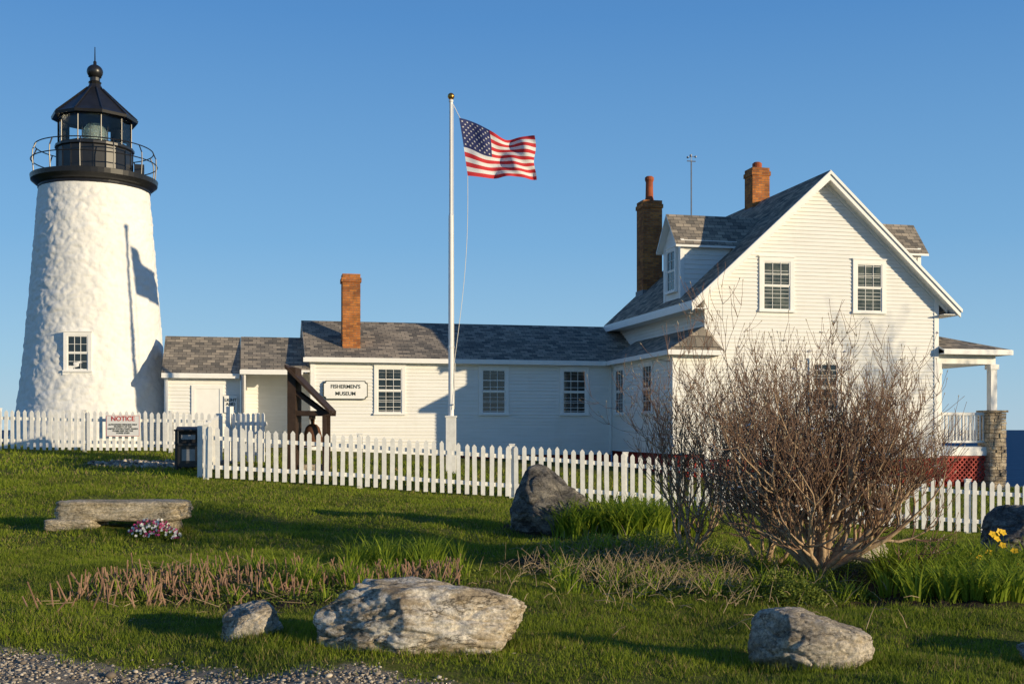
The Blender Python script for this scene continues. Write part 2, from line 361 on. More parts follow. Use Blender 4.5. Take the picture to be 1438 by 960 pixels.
for sg in (-1,1):
    P=lambda d,dz,y:(UM+sg*d,y,ZA-.073-SL*d+dz)
    mb.ext([P(0,0,V0+.01),P(4.07,0,V0+.01),P(4.07,-.2,V0+.01),P(0,-.2,V0+.01)],(0,.05,0))
    mb.ext([P(0,.055,V0-.03),P(4.1,.055,V0-.03),P(4.1,-.04,V0-.03),P(0,-.04,V0-.03)],(0,.038,0))
    mb.ext([P(.05,-.12,V0+.06),P(4.03,-.12,V0+.06),P(4.03,-.14,V0+.06),P(.05,-.14,V0+.06)],(0,.33,0))
    e=UM+sg*4.03; z=ZA-SL*4.05-.072
    x0,x1=sorted((e,e+sg*.05)); mb.box(x0,x1,V0+.06,V1,z-.16,z)
    x0,x1=sorted((UM+sg*3.56,UM+sg*4.03)); mb.box(x0,x1,V0+.06,V1,z-.15,z-.13)
mb.obj('rake_boards',[M['trim']],house)
window(house,(2.10,0),(1,0),(0,-1),.80,1.34,3.30,curtain=True,tw=.12)
window(house,(4.93,0),(1,0),(0,-1),.78,1.34,3.32,curtain=True,tw=.12)
window(house,(3.57,0),(1,0),(0,-1),.74,1.32,.52,tw=.12)
def dormer(sg):
    e=UM+sg*3.78; v0,v1=1.22,2.5; vm=(v0+v1)/2; ze=5.36; zr=6.15
    inn=lambda z: UM+sg*(ZA-z)/SL
    n=(sg,0)
    mb=MB()
    zb=ZA-SL*3.78
    mb.ext([(e,v0,zb-.1),(e,v1,zb-.1),(e,v1,ze),(e,vm,zr-.1),(e,v0,ze)],(-sg*.05,0,0),0)
    for vv,nn in ((v0,-1),(v1,1)):
        k=12; h=(ze-zb)/k
        for i in range(k):
            z0=zb+i*h; z1=z0+h; a=e; b0=inn(z0); b1=inn(z1)
            mb.q([(a,vv+nn*.02,z0),(b0,vv+nn*.02,z0),(b1,vv+nn*.002,z1),(a,vv+nn*.002,z1)],0)
            mb.q([(a,vv,z0),(b0,vv,z0),(b0,vv+nn*.02,z0),(a,vv+nn*.02,z0)],0)
    mb.obj('dormer_walls',[M['siding']],house)
    mb=MB()
    for vv in (v0,v1):
        s_=-1 if vv==v0 else 1
        y0,y1=sorted((vv-s_*.08,vv+s_*.035)); x0,x1=sorted((e+sg*.02,e-sg*.09)); mb.box(x0,x1,y0,y1,zb-.02,ze+.02)
        y0,y1=sorted((vv,vv+s_*.05)); x0,x1=sorted((e,inn(ze)+sg*.1)); mb.box(x0,x1,y0,y1,ze-.12,ze)
    mb.obj('dormer_trim',[M['trim']],house)
    mb=MB(); eo=e+sg*.2; s_l=(zr-ze)/(vm-v0); zo=ze-s_l*.16+.04; zz=zr+.04
    for s_ in (-1,1):
        ve=vm+s_*((v1-v0)/2+.16)
        poly=[(eo,ve,zo),(eo,vm,zz),(inn(zz),vm,zz),(inn(zo),ve,zo)]
        p=[Vector(q) for q in poly]; nz=(p[1]-p[0]).cross(p[2]-p[0]).z
        if nz<0: poly=poly[::-1]
        mb.ext(poly,(0,0,-.06),0,1)
    mb.obj('dormer_roof',[M['shingle'],M['trim']],house)
    window(house,(e+sg*.003,vm),(0,-sg),n,.62,1.15,zb+.25,cols=2,name='dormer_window',tw=.08)
dormer(-1); dormer(1)
def chimney(x,y,w,d,z0,z1,pot=None,name='chimney'):
    mb=MB(); mb.box(x-w/2,x+w/2,y-d/2,y+d/2,z0,z1-.25); mb.box(x-w/2-.03,x+w/2+.03,y-d/2-.03,y+d/2+.03,z1-.25,z1-.12); mb.box(x-w/2,x+w/2,y-d/2,y+d/2,z1-.12,z1)
    if pot:
        mb.lathe([(.15,z1),(.15,z1+.08),(.13,z1+.14),(.12,z1+pot-.2),(.15,z1+pot-.12),(.15,z1+pot-.04),(.1,z1+pot)],x,y,16,1)
    return mb.obj(name,[M['brick'],M['terra'],M['grey']],house)
chimney(.93,7.0,.66,.66,4.2,7.6,.85); chimney(UM,4.3,.58,.58,6.6,8.22,.22)
chimney(-9.08,5.95,.54,.54,2.2,4.72)
mb=MB(); mb.box(-9.38,-8.78,5.65,6.25,2.40,2.44); mb.box(UM-.31,UM+.31,3.99,4.61,6.75,6.96); mb.box(.57,1.29,6.64,7.36,4.3,4.62); mb.obj('flashing',[M['lead']],house)
mb=MB(); mb.tube([(.35,1.86,6.1),(.35,1.86,7.75)],.02,6); mb.tube([(.22,1.86,7.75),(.48,1.86,7.75)],.015,6)
for a in (0,2.1,4.2): mb.tube([(.35,1.86,7.88),(.35+.13*math.cos(a),1.86+.13*math.sin(a),7.88)],.008,5); mb.lathe([(.0,7.85),(.035,7.87),(.035,7.9),(0,7.92)],.35+.13*math.cos(a),1.86+.13*math.sin(a),8)
mb.tube([(.35,1.86,7.75),(.35,1.86,7.95)],.012,5); mb.obj('anemometer',[M['grey']],house)
# lean-to
mb=MB(); U0=-.93; ZE=2.12
clap(mb,(U0,-.02),(0,-.02),ZB,ZE,(0,-1)); clap(mb,(U0,5.3),(U0,-.02),ZB,ZE,(-1,0))
mb.obj('lean_to_walls',[M['siding']],house)
mb=MB(); mb.box(U0-.03,U0+.09,-.06,-.0,ZB,ZE); mb.box(U0-.03,U0,0,.09,ZB,ZE); mb.box(U0-.045,U0,.09,5.25,ZE-.16,ZE); mb.box(U0+.09,-.03,-.06,-.02,ZE-.16,ZE)
mb.box(U0+.02,0,0,5.3,ZB,ZE-.01)
mb.obj('lean_to_trim',[M['trim']],house)
mb=MB(); ap=(-.02,.0,2.82); e0=ZE+.02
mb.ext([(U0-.25,-.32,e0),(-.0,-.32,e0),(.38,-.32,e0),ap],(0,0,-.05),0,1)
mb.ext([(U0-.25,5.6,e0),(U0-.25,-.32,e0),ap,(-.02,5.6,2.82)],(0,0,-.05),0,1)
mb.ext([(.38,-.32,e0),(.38,.0,e0),ap],(0,0,-.05),0,1)
mb.box(U0-.27,.4,-.34,-.32,e0-.13,e0-.01,1); mb.box(U0-.27,U0-.25,-.32,5.14,e0-.13,e0-.01,1); mb.box(.38,.4,-.32,-.02,e0-.13,e0-.01,1)
mb.box(U0-.25,.38,-.32,-.05,e0-.12,e0-.1,1)
mb.box(U0-.25,U0-.05,-.05,5.15,e0-.12,e0-.1,1)
mb.obj('lean_to_roof',[M['shingle'],M['trim']],house)
window(house,(U0,1.95),(0,-1),(-1,0),.75,1.34,.5); window(house,(U0,4.45),(0,-1),(-1,0),.75,1.34,.5)
# wing
mb=MB(); clap(mb,(-10.3,5.3),(U0,5.3),ZB-.03,ZE,(0,-1))
mb.ext([(-10.3,5.31,ZB),(-10.3,9.7,ZB),(-10.3,9.7,ZE),(-10.3,7.5,3.3),(-10.3,5.31,ZE)],(.05,0,0)); mb.box(-10.25,-.5,5.32,9.7,ZB,ZE-.01)
mb.obj('wing_walls',[M['siding']],house)
mb=MB(); mb.box(-10.33,-10.2,5.25,5.3,ZB,ZE); mb.box(-10.2,U0-.045,5.25,5.3,ZE-.17,ZE); mb.box(-10.3,U0-.03,5.25,5.3,ZB-.12,ZB-.03); mb.box(U0-.1,U0-.03,5.25,5.3,ZB,ZE-.17)
mb.box(-10.55,U0-.29,5.02,5.04,e0-.14,e0-.01); mb.box(-10.5,U0-.3,5.04,5.25,e0-.12,e0-.1)
mb.obj('wing_trim',[M['trim']],house)
mb=MB(); mb.ext([(-10.5,5.04,e0),(-.0,5.04,e0),(-.0,7.55,3.45),(-10.5,7.55,3.45)],(0,0,-.07),0,1); mb.ext([(-10.5,7.55,3.45),(.0,7.55,3.45),(.0,9.95,2.2),(-10.5,9.95,2.2)],(0,0,-.07),0,1)
mb.obj('wing_roof',[M['shingle'],M['trim']],house)
for u in (-7.97,-4.76,-2.18): window(house,(u,5.3),(1,0),(0,-1),.74,1.34,.5)
# connecting porch and passage
mb=MB(); UL=-14.5
clap(mb,(UL,5.6),(-12.35,5.6),-.66,1.62,(0,-1)); mb.box(UL,-12.4,5.61,8.4,-.7,1.6)
clap(mb,(-12.35,6.7),(-10.3,6.7),-.8,1.75,(0,-1)); mb.box(-12.35,-10.3,6.71,8.4,-.8,1.7)
mb.obj('passage_walls',[M['siding']],house)
mb=MB()
mb.ext([(UL-.08,5.35,1.64),(-12.36,5.35,1.64),(-12.36,7.0,2.84),(UL-.08,7.0,2.84)],(0,0,-.06),0,1); mb.ext([(UL-.08,7.0,2.84),(-12.36,7.0,2.84),(-12.36,8.65,1.64),(UL-.08,8.65,1.64)],(0,0,-.06),0,1)
mb.ext([(-12.35,5.15,1.76),(-10.35,5.15,1.76),(-10.35,7.0,2.86),(-12.35,7.0,2.86)],(0,0,-.06),0,1); mb.ext([(-12.35,7.0,2.86),(-10.35,7.0,2.86),(-10.35,8.65,1.7),(-12.35,8.65,1.7)],(0,0,-.06),0,1)
mb.obj('passage_roof',[M['shingle'],M['trim']],house)
mb=MB()
mb.box(UL-.08,-12.38,5.33,5.35,1.5,1.63); mb.box(-12.37,-10.55,5.13,5.15,1.62,1.75); mb.box(UL-.02,UL+.1,5.54,5.6,-.7,1.62)
mb.box(-12.33,-12.2,5.2,5.33,-1,1.62); mb.box(-12.33,-12.3,5.33,6.7,-1,1.7)
mb.box(-13.75,-13.65,5.54,5.59,-.7,1.3); mb.box(-12.95,-12.85,5.54,5.59,-.7,1.3); mb.box(-13.65,-12.95,5.54,5.59,1.2,1.3); mb.box(-13.65,-12.95,5.56,5.58,-.7,1.2)
mb.obj('passage_trim',[M['trim']],house)
mb=MB(); mb.box(-12.82,-12.45,5.5,5.53,.5,1.0); mb.obj('notice_plate',[M['trim']],house)
mb=MB(); mb.box(-13.1,-13.05,5.5,5.55,.25,.33); mb.tube([(-12.28,5.16,1.6),(-12.28,5.16,-.8)],.035,8); mb.obj('door_handle',[M['grey']],house)
def text(s,size,loc,rot,mat,parent,name,ext=.003,align='CENTER'):
    cu=bpy.data.curves.new(name,'FONT'); cu.body=s; cu.size=size; cu.extrude=ext; cu.align_x=align; cu.align_y='CENTER'; cu.offset=.002
    cu.materials.append(mat); o=bpy.data.objects.new(name,cu); C.objects.link(o); o.location=loc; o.rotation_euler=rot
    if parent: o.parent=parent
    return o
text('LIGHT\nAND\nFOG',.12,(-12.635,5.49,.75),(pi/2,0,0),M['textk'],house,'plate_lettering')
sg=empty('museum_sign',(OX+(-9.3)*math.cos(TH)-5.19*math.sin(TH),OY+(-9.3)*math.sin(TH)+5.19*math.cos(TH),1.18),TH)
def signpoly(w,h,c):
    p=[]
    for sx,sz in ((1,1),(-1,1),(-1,-1),(1,-1)):
        for a in np.linspace(0,pi/2,6):
            p.append((sx*(w-c*math.sin(a)),sz*(h-c*math.cos(a))) if sx*sz>0 else (sx*(w-c*math.cos(a)),sz*(h-c*math.sin(a))))
    return p
mb=MB(); mb.ext([(x,0,z) for x,z in signpoly(.66,.28,.07)],(0,.04,0)); mb.obj('sign_border',[M['textk']],sg)
mb=MB(); mb.ext([(x,-.006,z) for x,z in signpoly(.635,.255,.07)],(0,.02,0)); mb.obj('sign_board',[M['trim']],sg)
text("FISHERMEN'S",.155,(0,-.012,.1),(pi/2,0,0),M['textk'],sg,'sign_lettering_top'); text("MUSEUM",.155,(0,-.012,-.11),(pi/2,0,0),M['textk'],sg,'sign_lettering_bottom')
# right porch
PX=-.42
mb=MB(); pe=2.30; pa=(W+.03,1.1,2.88)
mb.ext([(W+.03,-.25,pe),(9.78+PX,-.25,pe),pa],(0,0,-.05),0,1)
mb.ext([(9.78+PX,-.25,pe),(9.78+PX,6.3,pe),(W+.03,6.3,2.88),pa],(0,0,-.05),0,1)
mb.box(W+.05,9.81+PX,-.28,-.25,pe-.15,pe-.01,1); mb.box(9.78+PX,9.81+PX,-.25,6.3,pe-.15,pe-.01,1); mb.box(W+.05,9.78+PX,-.25,6.3,pe-.15,pe-.12,1)
mb.box(W+.05,9.5+PX,.1,.24,1.9,pe-.16,1); mb.box(9.36+PX,9.5+PX,.24,6.2,1.9,pe-.16,1)
mb.obj('porch_roof',[M['shingle'],M['trim']],house)
mb=MB()
for v in (.17,2.95,5.7):
    z0=.55 if v<1 else -.5
    mb.box(9.33+PX,9.53+PX,v-.1,v+.1,z0,1.9); mb.box(9.29+PX,9.57+PX,v-.14,v+.14,1.75,1.89)
mb.box(W+.1,W+.22,.1,.24,-.5,1.9)
mb.box(W,9.6+PX,.05,6.2,-.62,-.5)
mb.box(W+.05,9.3+PX,.04,.08,-.75,-.62)
mb.obj('porch_frame',[M['trim']],house)
mb=MB()
mb.box(W+.22,9.2+PX,.13,.2,.42,.5); mb.box(W+.22,9.2+PX,.14,.19,-.38,-.32)
x=W+.3
while x<9.18+PX: mb.box(x-.017,x+.017,.15,.18,-.32,.42); x+=.11
mb.box(9.4+PX,9.46+PX,.6,6,.42,.5); mb.box(9.4+PX,9.46+PX,.6,6,-.38,-.32)
y=.7
while y<6: mb.box(9.415+PX,9.445+PX,y-.017,y+.017,-.32,.42); y+=.11
mb.obj('porch_railing',[M['trim']],house)
mb=MB()
x0,x1,z0,z1=W+.05,9.2+PX,-1.5,-.75
mb.box(x0,x1,.1,.14,z1-.07,z1,0); mb.box(x0,x0+.07,.1,.14,z0,z1-.07,0)
k=-1.0
while k<x1-x0:
    for s_ in (1,-1):
        a=(x0+k,z0) if s_>0 else (x0+k,z1-.07); b2=(x0+k+(z1-.07-z0),z1-.07 if s_>0 else z0)
        t0=max(0,(x0-a[0])/(b2[0]-a[0])); t1=min(1,(x1-a[0])/(b2[0]-a[0]))
        if t1>t0+.02:
            p=Vector((a[0]+(b2[0]-a[0])*t0,0,a[1]+(b2[1]-a[1])*t0)); q_=Vector((a[0]+(b2[0]-a[0])*t1,0,a[1]+(b2[1]-a[1])*t1))
            d=(q_-p).normalized(); nn=Vector((-d.z,0,d.x))*.018
            y=.11 if s_>0 else .122
            mb.ext([p-nn+Vector((0,y,0)),q_-nn+Vector((0,y,0)),q_+nn+Vector((0,y,0)),p+nn+Vector((0,y,0))],(0,.01,0),0)
    k+=.15
mb.obj('porch_lattice',[M['redpaint']],house)
mb=MB(); mb.box(W+.03,9.2+PX,.5,.55,-1.9,-.62); mb.obj('porch_skirting',[M['foundation']],house)
mb=MB(); z=-1.85; r_=random.Random(3); cxp=9.43+PX; hw_=.27
while z<.5:
    h=r_.uniform(.07,.15); h=min(h,.53-z)
    if h<.03: break
    for (ax_,side) in ((0,0),(1,0),(0,1),(1,1)):
        pos=-hw_
        while pos<hw_-.02:
            w=r_.uniform(.12,.3); w=min(w,hw_-pos)
            j=r_.uniform(-.02,.03)
            if ax_==0:
                y0=(-.10-j if side==0 else .26); mb.box(cxp+pos+.004,cxp+pos+w-.004,y0,y0+.2+j,z+.004,z+h-.006)
            else:
                xx=(cxp-hw_-j if side==0 else cxp+hw_-.17); mb.box(xx,xx+.18+j,.18+pos+.004,.18+pos+w-.004,z+.004,z+h-.006)
            pos+=w
    z+=h
mb.obj('stone_pier',[M['stone']],house,bevel=.012)
mb=MB(); mb.box(cxp-.2,cxp+.2,-.0,.38,-1.85,.5); mb.obj('pier_mortar',[M['dark']],house); mb=MB(); mb.box(cxp-.30,cxp+.32,-.14,.49,.5,.56); mb.obj('pier_cap',[M['stone']],house)
# ---------------------------------------------------------------- LIGHTHOUSE
LX,LY=-12.83,35.0
lh=empty('lighthouse',(LX,LY,0))
prof_z=[-1,-.5,.72,2.5,4.5,7.4]; prof_r=[2.58,2.47,2.2,2.0,1.83,1.60]
K=300; NZ=260; V=[]; Fq=[]
for i in range(NZ+1):
    z=-1+8.4*i/NZ; r=float(np.interp(z,prof_z,prof_r))
    for j in range(K):
        t=2*pi*j/K; p=Vector((math.cos(t)*r,math.sin(t)*r,z))
        q_=Vector((p.x*1.5,p.y*1.5,z*1.9))
        d=noise.noise(q_*1.1)*.018+noise.noise(q_*2.6)*.020+noise.noise(q_*5.0)*.013+noise.noise(q_*9.0)*.005
        vv=noise.voronoi(q_*1.9)[0]; d+=min(.016,(vv[1]-vv[0])*.05)
        d*=min(1,(7.4-z)*2+.1); V.append((math.cos(t)*(r+d),math.sin(t)*(r+d),z))
for i in range(NZ):
    for j in range(K): Fq.append((i*K+j,i*K+(j+1)%K,(i+1)*K+(j+1)%K,(i+1)*K+j))
m,nt,b=nmat('whitewashed_rubble'); co=coords(nt)
a=ramp(nt,noi(nt,co,2.2,7,.7),.35,.7); cw=mix(nt,a,(.77,.755,.71),(.86,.85,.82))
co3=coords(nt,scale=(2.5,2.5,.35)); st_=ramp(nt,noi(nt,co3,1.4,6,.7),.58,.78); f_=N(nt,'ShaderNodeMath',operation='MULTIPLY'); f_.inputs[1].default_value=.3; nt.links.new(st_,f_.inputs[0])
nt.links.new(mix(nt,f_.outputs[0],cw,(.62,.57,.47)),b.inputs['Base Color']); b.inputs['Roughness'].default_value=.75
b.inputs['Specular IOR Level'].default_value=.15
p=bump(nt,b,noi(nt,co,9,7,.7),.6,.03)
o=fastmesh('tower_wall',np.array(V),np.array(Fq),m); o.parent=lh; o.data.polygons.foreach_set('use_smooth',[True]*len(o.data.polygons))
mb=MB(); mb.lathe([(1.58,7.26),(1.64,7.31),(1.62,7.38),(1.72,7.44),(1.84,7.54),(1.86,7.68),(1.80,7.70),(1.0,7.71)],0,0,64); mb.obj('gallery_deck',[M['black']],lh)
mb=MB(); R=1.80; D=-.2
for j in range(12):
    t=2*pi*j/12+.12; c_,s_=math.cos(t),math.sin(t)
    mb.tube([(c_*R,s_*R,7.9+D),(c_*(R+.03),s_*(R+.03),8.3+D),(c_*(R+.02),s_*(R+.02),8.55+D),(c_*(R-.08),s_*(R-.08),8.78+D)],.02,6)
for rr,z in ((R-.08,8.78+D),(R+.03,8.36+D)):
    pts=[(rr*math.cos(2*pi*j/64),rr*math.sin(2*pi*j/64),z) for j in range(65)]; mb.tube(pts,.018,5,cap=False)
mb.obj('gallery_railing',[M['black']],lh)
mb=MB(); mb.lathe([(1.15,7.70),(1.15,7.78),(1.1,7.8),(1.1,8.52),(1.16,8.56),(1.16,8.63),(1.06,8.65)],0,0,20)
for j in range(20):
    t=2*pi*j/20; mb.tube([(1.1*math.cos(t),1.1*math.sin(t),7.8),(1.1*math.cos(t),1.1*math.sin(t),8.55)],.022,5)
mb.obox((0,0),(-.3,.95),(.95,.3),-.2,.2,1.15,1.45,7.71,8.2)
mb.obj('lantern_base',[M['black']],lh)
ks=10; rot=.2; mb=MB(); gl=MB(); rg=1.07
m2=bpy.data.materials.new('lantern_glass'); m2.use_nodes=True; nt=m2.node_tree; nt.nodes.clear(); o_=N(nt,'ShaderNodeOutputMaterial'); tr=N(nt,'ShaderNodeBsdfTransparent'); tr.inputs[0].default_value=(.95,.98,.98,1); gs=N(nt,'ShaderNodeBsdfGlossy'); gs.inputs['Roughness'].default_value=.02; fr=N(nt,'ShaderNodeFresnel'); fr.inputs[0].default_value=1.5; mx=N(nt,'ShaderNodeMixShader'); nt.links.new(fr.outputs[0],mx.inputs[0]); nt.links.new(tr.outputs[0],mx.inputs[1]); nt.links.new(gs.outputs[0],mx.inputs[2]); nt.links.new(mx.outputs[0],o_.inputs[0])
for j in range(ks):
    t=2*pi*j/ks+rot; t2=2*pi*(j+1)/ks+rot
    p0=(rg*math.cos(t),rg*math.sin(t)); p1=(rg*math.cos(t2),rg*math.sin(t2))
    mb.tube([(p0[0],p0[1],8.64),(p0[0],p0[1],9.5)],.02,6)
    for z in (8.67,9.47): mb.tube([(p0[0],p0[1],z),(p1[0],p1[1],z)],.018,5)
    gl.q([(p0[0]*.99,p0[1]*.99,8.67),(p1[0]*.99,p1[1]*.99,8.67),(p1[0]*.99,p1[1]*.99,9.47),(p0[0]*.99,p0[1]*.99,9.47)])
mb.obj('lantern_mullions',[M['black']],lh); gl.obj('lantern_panes',[m2],lh)
mb=MB(); mb.lathe([(1.0,9.50),(1.26,9.46),(1.28,9.54),(1.12,9.65),(.75,9.99),(.42,10.28),(.24,10.46),(.17,10.60),(.2,10.66),(.15,10.70),(.15,10.8),(.2,10.83)],0,0,ks,rot=rot); mb.obj('lantern_roof',[M['black']],lh)
mb=MB(); mb.lathe([(.1,10.78)]+[(.24*math.cos(a),10.99+.22*math.sin(a)) for a in np.linspace(-1.2,1.3,12)]+[(.05,11.22),(.05,11.3),(.02,11.33),(.012,11.75),(0,11.76)],0,0,24); mb.obj('ventilator_ball',[M['black']],lh,smooth=True)
mb=MB()
for j in range(ks):
    t=2*pi*j/ks+rot; mb.tube([(1.24*math.cos(t),1.24*math.sin(t),9.57),(.75*math.cos(t),.75*math.sin(t),10.01),(.24*math.cos(t),.24*math.sin(t),10.48)],.022,5)
mb.obj('roof_ribs',[M['black']],lh)
m3,nt,b=nmat('fresnel_lens_glass'); b.inputs['Base Color'].default_value=(.75,.85,.8,1); b.inputs['Roughness'].default_value=.05; b.inputs['Transmission Weight'].default_value=.6; b.inputs['IOR'].default_value=1.5
mb=MB(); pr=[]
for i in range(15):
    z=8.72+i*.045; r=.34-.16*abs(i-7)**2/49; pr+=[(r,z),(r+.035,z+.022)]
mb.lathe([(.1,8.7)]+pr+[(.05,9.42)],0,0,24); mb.obj('fresnel_lens',[m3],lh)
mb=MB(); mb.lathe([(.12,8.4),(.12,8.68),(.2,8.7)],0,0,16); mb.lathe([(1.0,8.58),(1.0,8.62)],0,0,20)
for j in range(8):
    t=2*pi*j/8; mb.tube([(.4*math.cos(t),.4*math.sin(t),8.65),(.4*math.cos(t),.4*math.sin(t),9.4)],.01,4)
mb.obj('lens_pedestal',[M['black']],lh)
t=math.radians(-82.9); n_=(math.cos(t),math.sin(t)); tt=(-n_[1],n_[0])
window(lh,(n_[0]*2.05,n_[1]*2.05),tt,n_,.58,1.0,1.72,tw=.1,name='tower_window')
mb=MB(); mb.obox((n_[0]*2.0,n_[1]*2.0),tt,n_,-.42,.42,-.3,.09,1.58,1.66); mb.obox((n_[0]*2.0,n_[1]*2.0),tt,n_,-.39,.39,-.3,.06,1.66,2.84); mb.obj('window_surround',[M['trim']],lh)
# ---------------------------------------------------------------- flagpole & flag
FX,FY=-1.5,28.0; fz=hh(FX,FY)
fp=empty('flagpole',(FX,FY,0))
mb=MB(); mb.lathe([(.07,fz),(.065,3.5),(.062,5.25),(.048,5.3),(.042,8.05)],0,0,16); mb.lathe([(.08,2.0),(.08,2.06)],0,0,12); mb.lathe([(.055,8.05),(.055,8.1),(.02,8.12)],0,0,12); mb.obj('pole',[M['pole']],fp)
mb=MB(); mb.lathe([(.01,8.1)]+[(.085*math.cos(a),8.19+.085*math.sin(a)) for a in np.linspace(-1.4,1.57,10)],0,0,16); mb.obj('gilded_ball',[M['gold']],fp,smooth=True)
mb=MB(); mb.box(-.12,.12,-.12,.12,fz-.1,.3); mb.box(-.14,.14,-.14,.14,.3,.34); mb.obj('pole_base_casing',[M['fence']],fp)
mb=MB()
mb.tube([(.22,0,7.66),(.05,0,8.0)],.008,4)
pts=[]
for i in range(21):
    t=i/20; pts.append((.41*(1-t)+.08*t+ .12*math.sin(pi*t)*(1-t*.3),-.02,6.24-t*4.6))
mb.tube(pts,.007,4); mb.tube([(.06,-.05,8.0),(.075,-.06,1.0)],.006,4); mb.tube([(.1,-.02,1.64),(.08,-.1,.5)],.008,4)
mb.box(.05,.08,-.12,-.05,.6,.63); mb.obj('halyard',[M['rope']],fp)
flag=empty('american_flag',(FX,FY,0))
def clothmat(name,c):
    m=bpy.data.materials.new(name); m.use_nodes=True; nt=m.node_tree; b=nt.nodes['Principled BSDF']; co=coords(nt)
    nt.links.new(mix(nt,ramp(nt,noi(nt,co,3,4),.3,.7),tuple(x*.9 for x in c),c),b.inputs['Base Color']); b.inputs['Roughness'].default_value=.8
    t=N(nt,'ShaderNodeBsdfTranslucent'); t.inputs[0].default_value=c4(c); ms=N(nt,'ShaderNodeMixShader'); ms.inputs[0].default_value=.2; o=nt.nodes['Material Output']
    nt.links.new(b.outputs[0],ms.inputs[1]); nt.links.new(t.outputs[0],ms.inputs[2]); nt.links.new(ms.outputs[0],o.inputs[0]); return m
fm=[clothmat('flag_red',(.62,.03,.04)),clothmat('flag_white',(.82,.81,.79)),clothmat('flag_blue',(.025,.035,.14))]
def fpos(s_,t):
    xt=.20+1.86*s_; xb=.41+1.68*s_
    sm=lambda x: x*x*(3-2*x)
    zt=7.66-.44*sm(min(1,s_*1.5)) +.04*math.sin(s_*9)*s_ +.05*max(0,s_-.6)*2.0
    zb=6.24-.02*math.sin(s_*6)
    z=zt+(zb-zt)*t + .05*math.sin(s_*11+t*3)*math.sin(pi*t)
    x=xt+(xb-xt)*t+ .03*math.sin(t*8)*s_
    y=.15*math.sin(2*pi*(1.7*s_+.6*t)+.5)*min(1,s_*2.2)+.055*math.sin(2*pi*(3.6*s_-1.2*t))*s_ +.35*s_
    return Vector((x,y,z))
NC,NR=75,52; V=[fpos(i/NC,j/NR) for j in range(NR+1) for i in range(NC+1)]
Fl=[];ml=[]
for j in range(NR):
    for i in range(NC):
        Fl.append((j*(NC+1)+i,(j+1)*(NC+1)+i,(j+1)*(NC+1)+i+1,j*(NC+1)+i+1))
        st=j//4; ml.append(2 if (st<7 and i<NC*.4) else (0 if st%2==0 else 1))
me=bpy.data.meshes.new('cloth'); me.from_pydata(V,[],Fl); [me.materials.append(q) for q in fm]; me.polygons.foreach_set('material_index',ml); me.polygons.foreach_set('use_smooth',[True]*len(Fl))
o=bpy.data.objects.new('cloth',me); C.objects.link(o); o.parent=flag
mb=MB()
for r in range(9):
    for c_ in range(6 if r%2==0 else 5):
        u=(.4/12)*(1+2*c_+(r%2)); t=(7/13/10)*(r+1)
        for side in (-.006,.006):
            pts=[]
            for k in range(10):
                a=pi/2+k*pi/5; rr=.030 if k%2==0 else .012
                q_=fpos(max(0,u+rr*math.cos(a)/1.86),max(0,t-rr*math.sin(a)/1.4)); q_.y+=side; pts.append(q_)
            cen=fpos(u,t); cen.y+=side
            for k in range(10): mb.face([cen,pts[k],pts[(k+1)%10]])
mb.obj('stars',[fm[1]],flag)
# ---------------------------------------------------------------- fences
def fence(name,path,h=1.08,pitch=.165,w=.088,post=2.45,front=1):
    root=empty(name,(0,0,0)); mb=MB(); rb=MB(); pb=MB(); r_=random.Random(len(path)+int(path[0][0]*10))
    for (a,b) in zip(path[:-1],path[1:]):
        a=Vector((a[0],a[1],0)); b=Vector((b[0],b[1],0)); L=(b-a).length; t=(b-a)/L; n=Vector((t.y,-t.x,0))*front
        np_=max(1,round(L/post)); 
        for i in range(np_+1):
            p=a+t*(L*i/np_)-n*.05; z=hh(p.x,p.y)
            pb.obox((p.x,p.y),t[:2],n[:2],-.05,.05,-.1,.0,z-.1,z+h); pb.obox((p.x,p.y),t[:2],n[:2],-.06,.06,-.11,.01,z+h,z+h+.025)
            if i<np_:
                q_=a+t*(L*(i+1)/np_)-n*.05; z2=hh(q_.x,q_.y)
                for dz in (.22,.80):
                    A=p+Vector((0,0,z+dz)); B=q_+Vector((0,0,z2+dz)); A=A+n*.012;B=B+n*.012
                    rb.ext([A,B,B+Vector((0,0,.08)),A+Vector((0,0,.08))],-n*.045)
        k=int(L/pitch)
        for i in range(k):
            s=(i+.5)*L/k+r_.uniform(-.008,.008); p=a+t*s; z=hh(p.x,p.y)+.05; hw=w/2*r_.uniform(.92,1.05); top=z+h-.06+r_.uniform(-.02,.02); lean=r_.uniform(-.014,.014)
            o=p-n*.034+Vector((0,0,0)); P=lambda s_,zz:o+t*(s_+lean*(zz-z))+Vector((0,0,zz))
            mb.ext([P(-hw,z),P(hw,z),P(hw,top-.05),P(.008,top),P(-.008,top),P(-hw,top-.05)],n*.02)
    mb.obj('pickets',[M['fence']],root); rb.obj('rails',[M['fence']],root); pb.obj('posts',[M['fence']],root); return root
fence('picket_fence',[(-6.12,22.7),(0,22.9),(16,22.6)])
fence('picket_fence',[(-18,29.8),(-6.7,29.8)])
fence('picket_fence',[(-6.2,23.0),(-6.75,26.6)],h=1.15)
gt=empty('garden_gate',(-6.7,27.0,0)); mb=MB(); z=hh(-6.4,26.5)
for i in range(7): x=.12+i*.15; mb.ext([(x-.04,0,z+.05),(x+.04,0,z+.05),(x+.04,0,z+1.15),(x,0,z+1.2),(x-.04,0,z+1.15)],(0,.02,0))
mb.box(.05,1.1,.022,.06,z+.2,z+.28); mb.box(.05,1.1,.022,.06,z+.9,z+.98)
mb.ext([(.08,.022,z+.28),(.16,.022,z+.28),(1.08,.022,z+.9),(1.0,.022,z+.9)],(0,.03,0)); mb.box(-.08,.04,-.03,.09,z-.1,z+1.35)
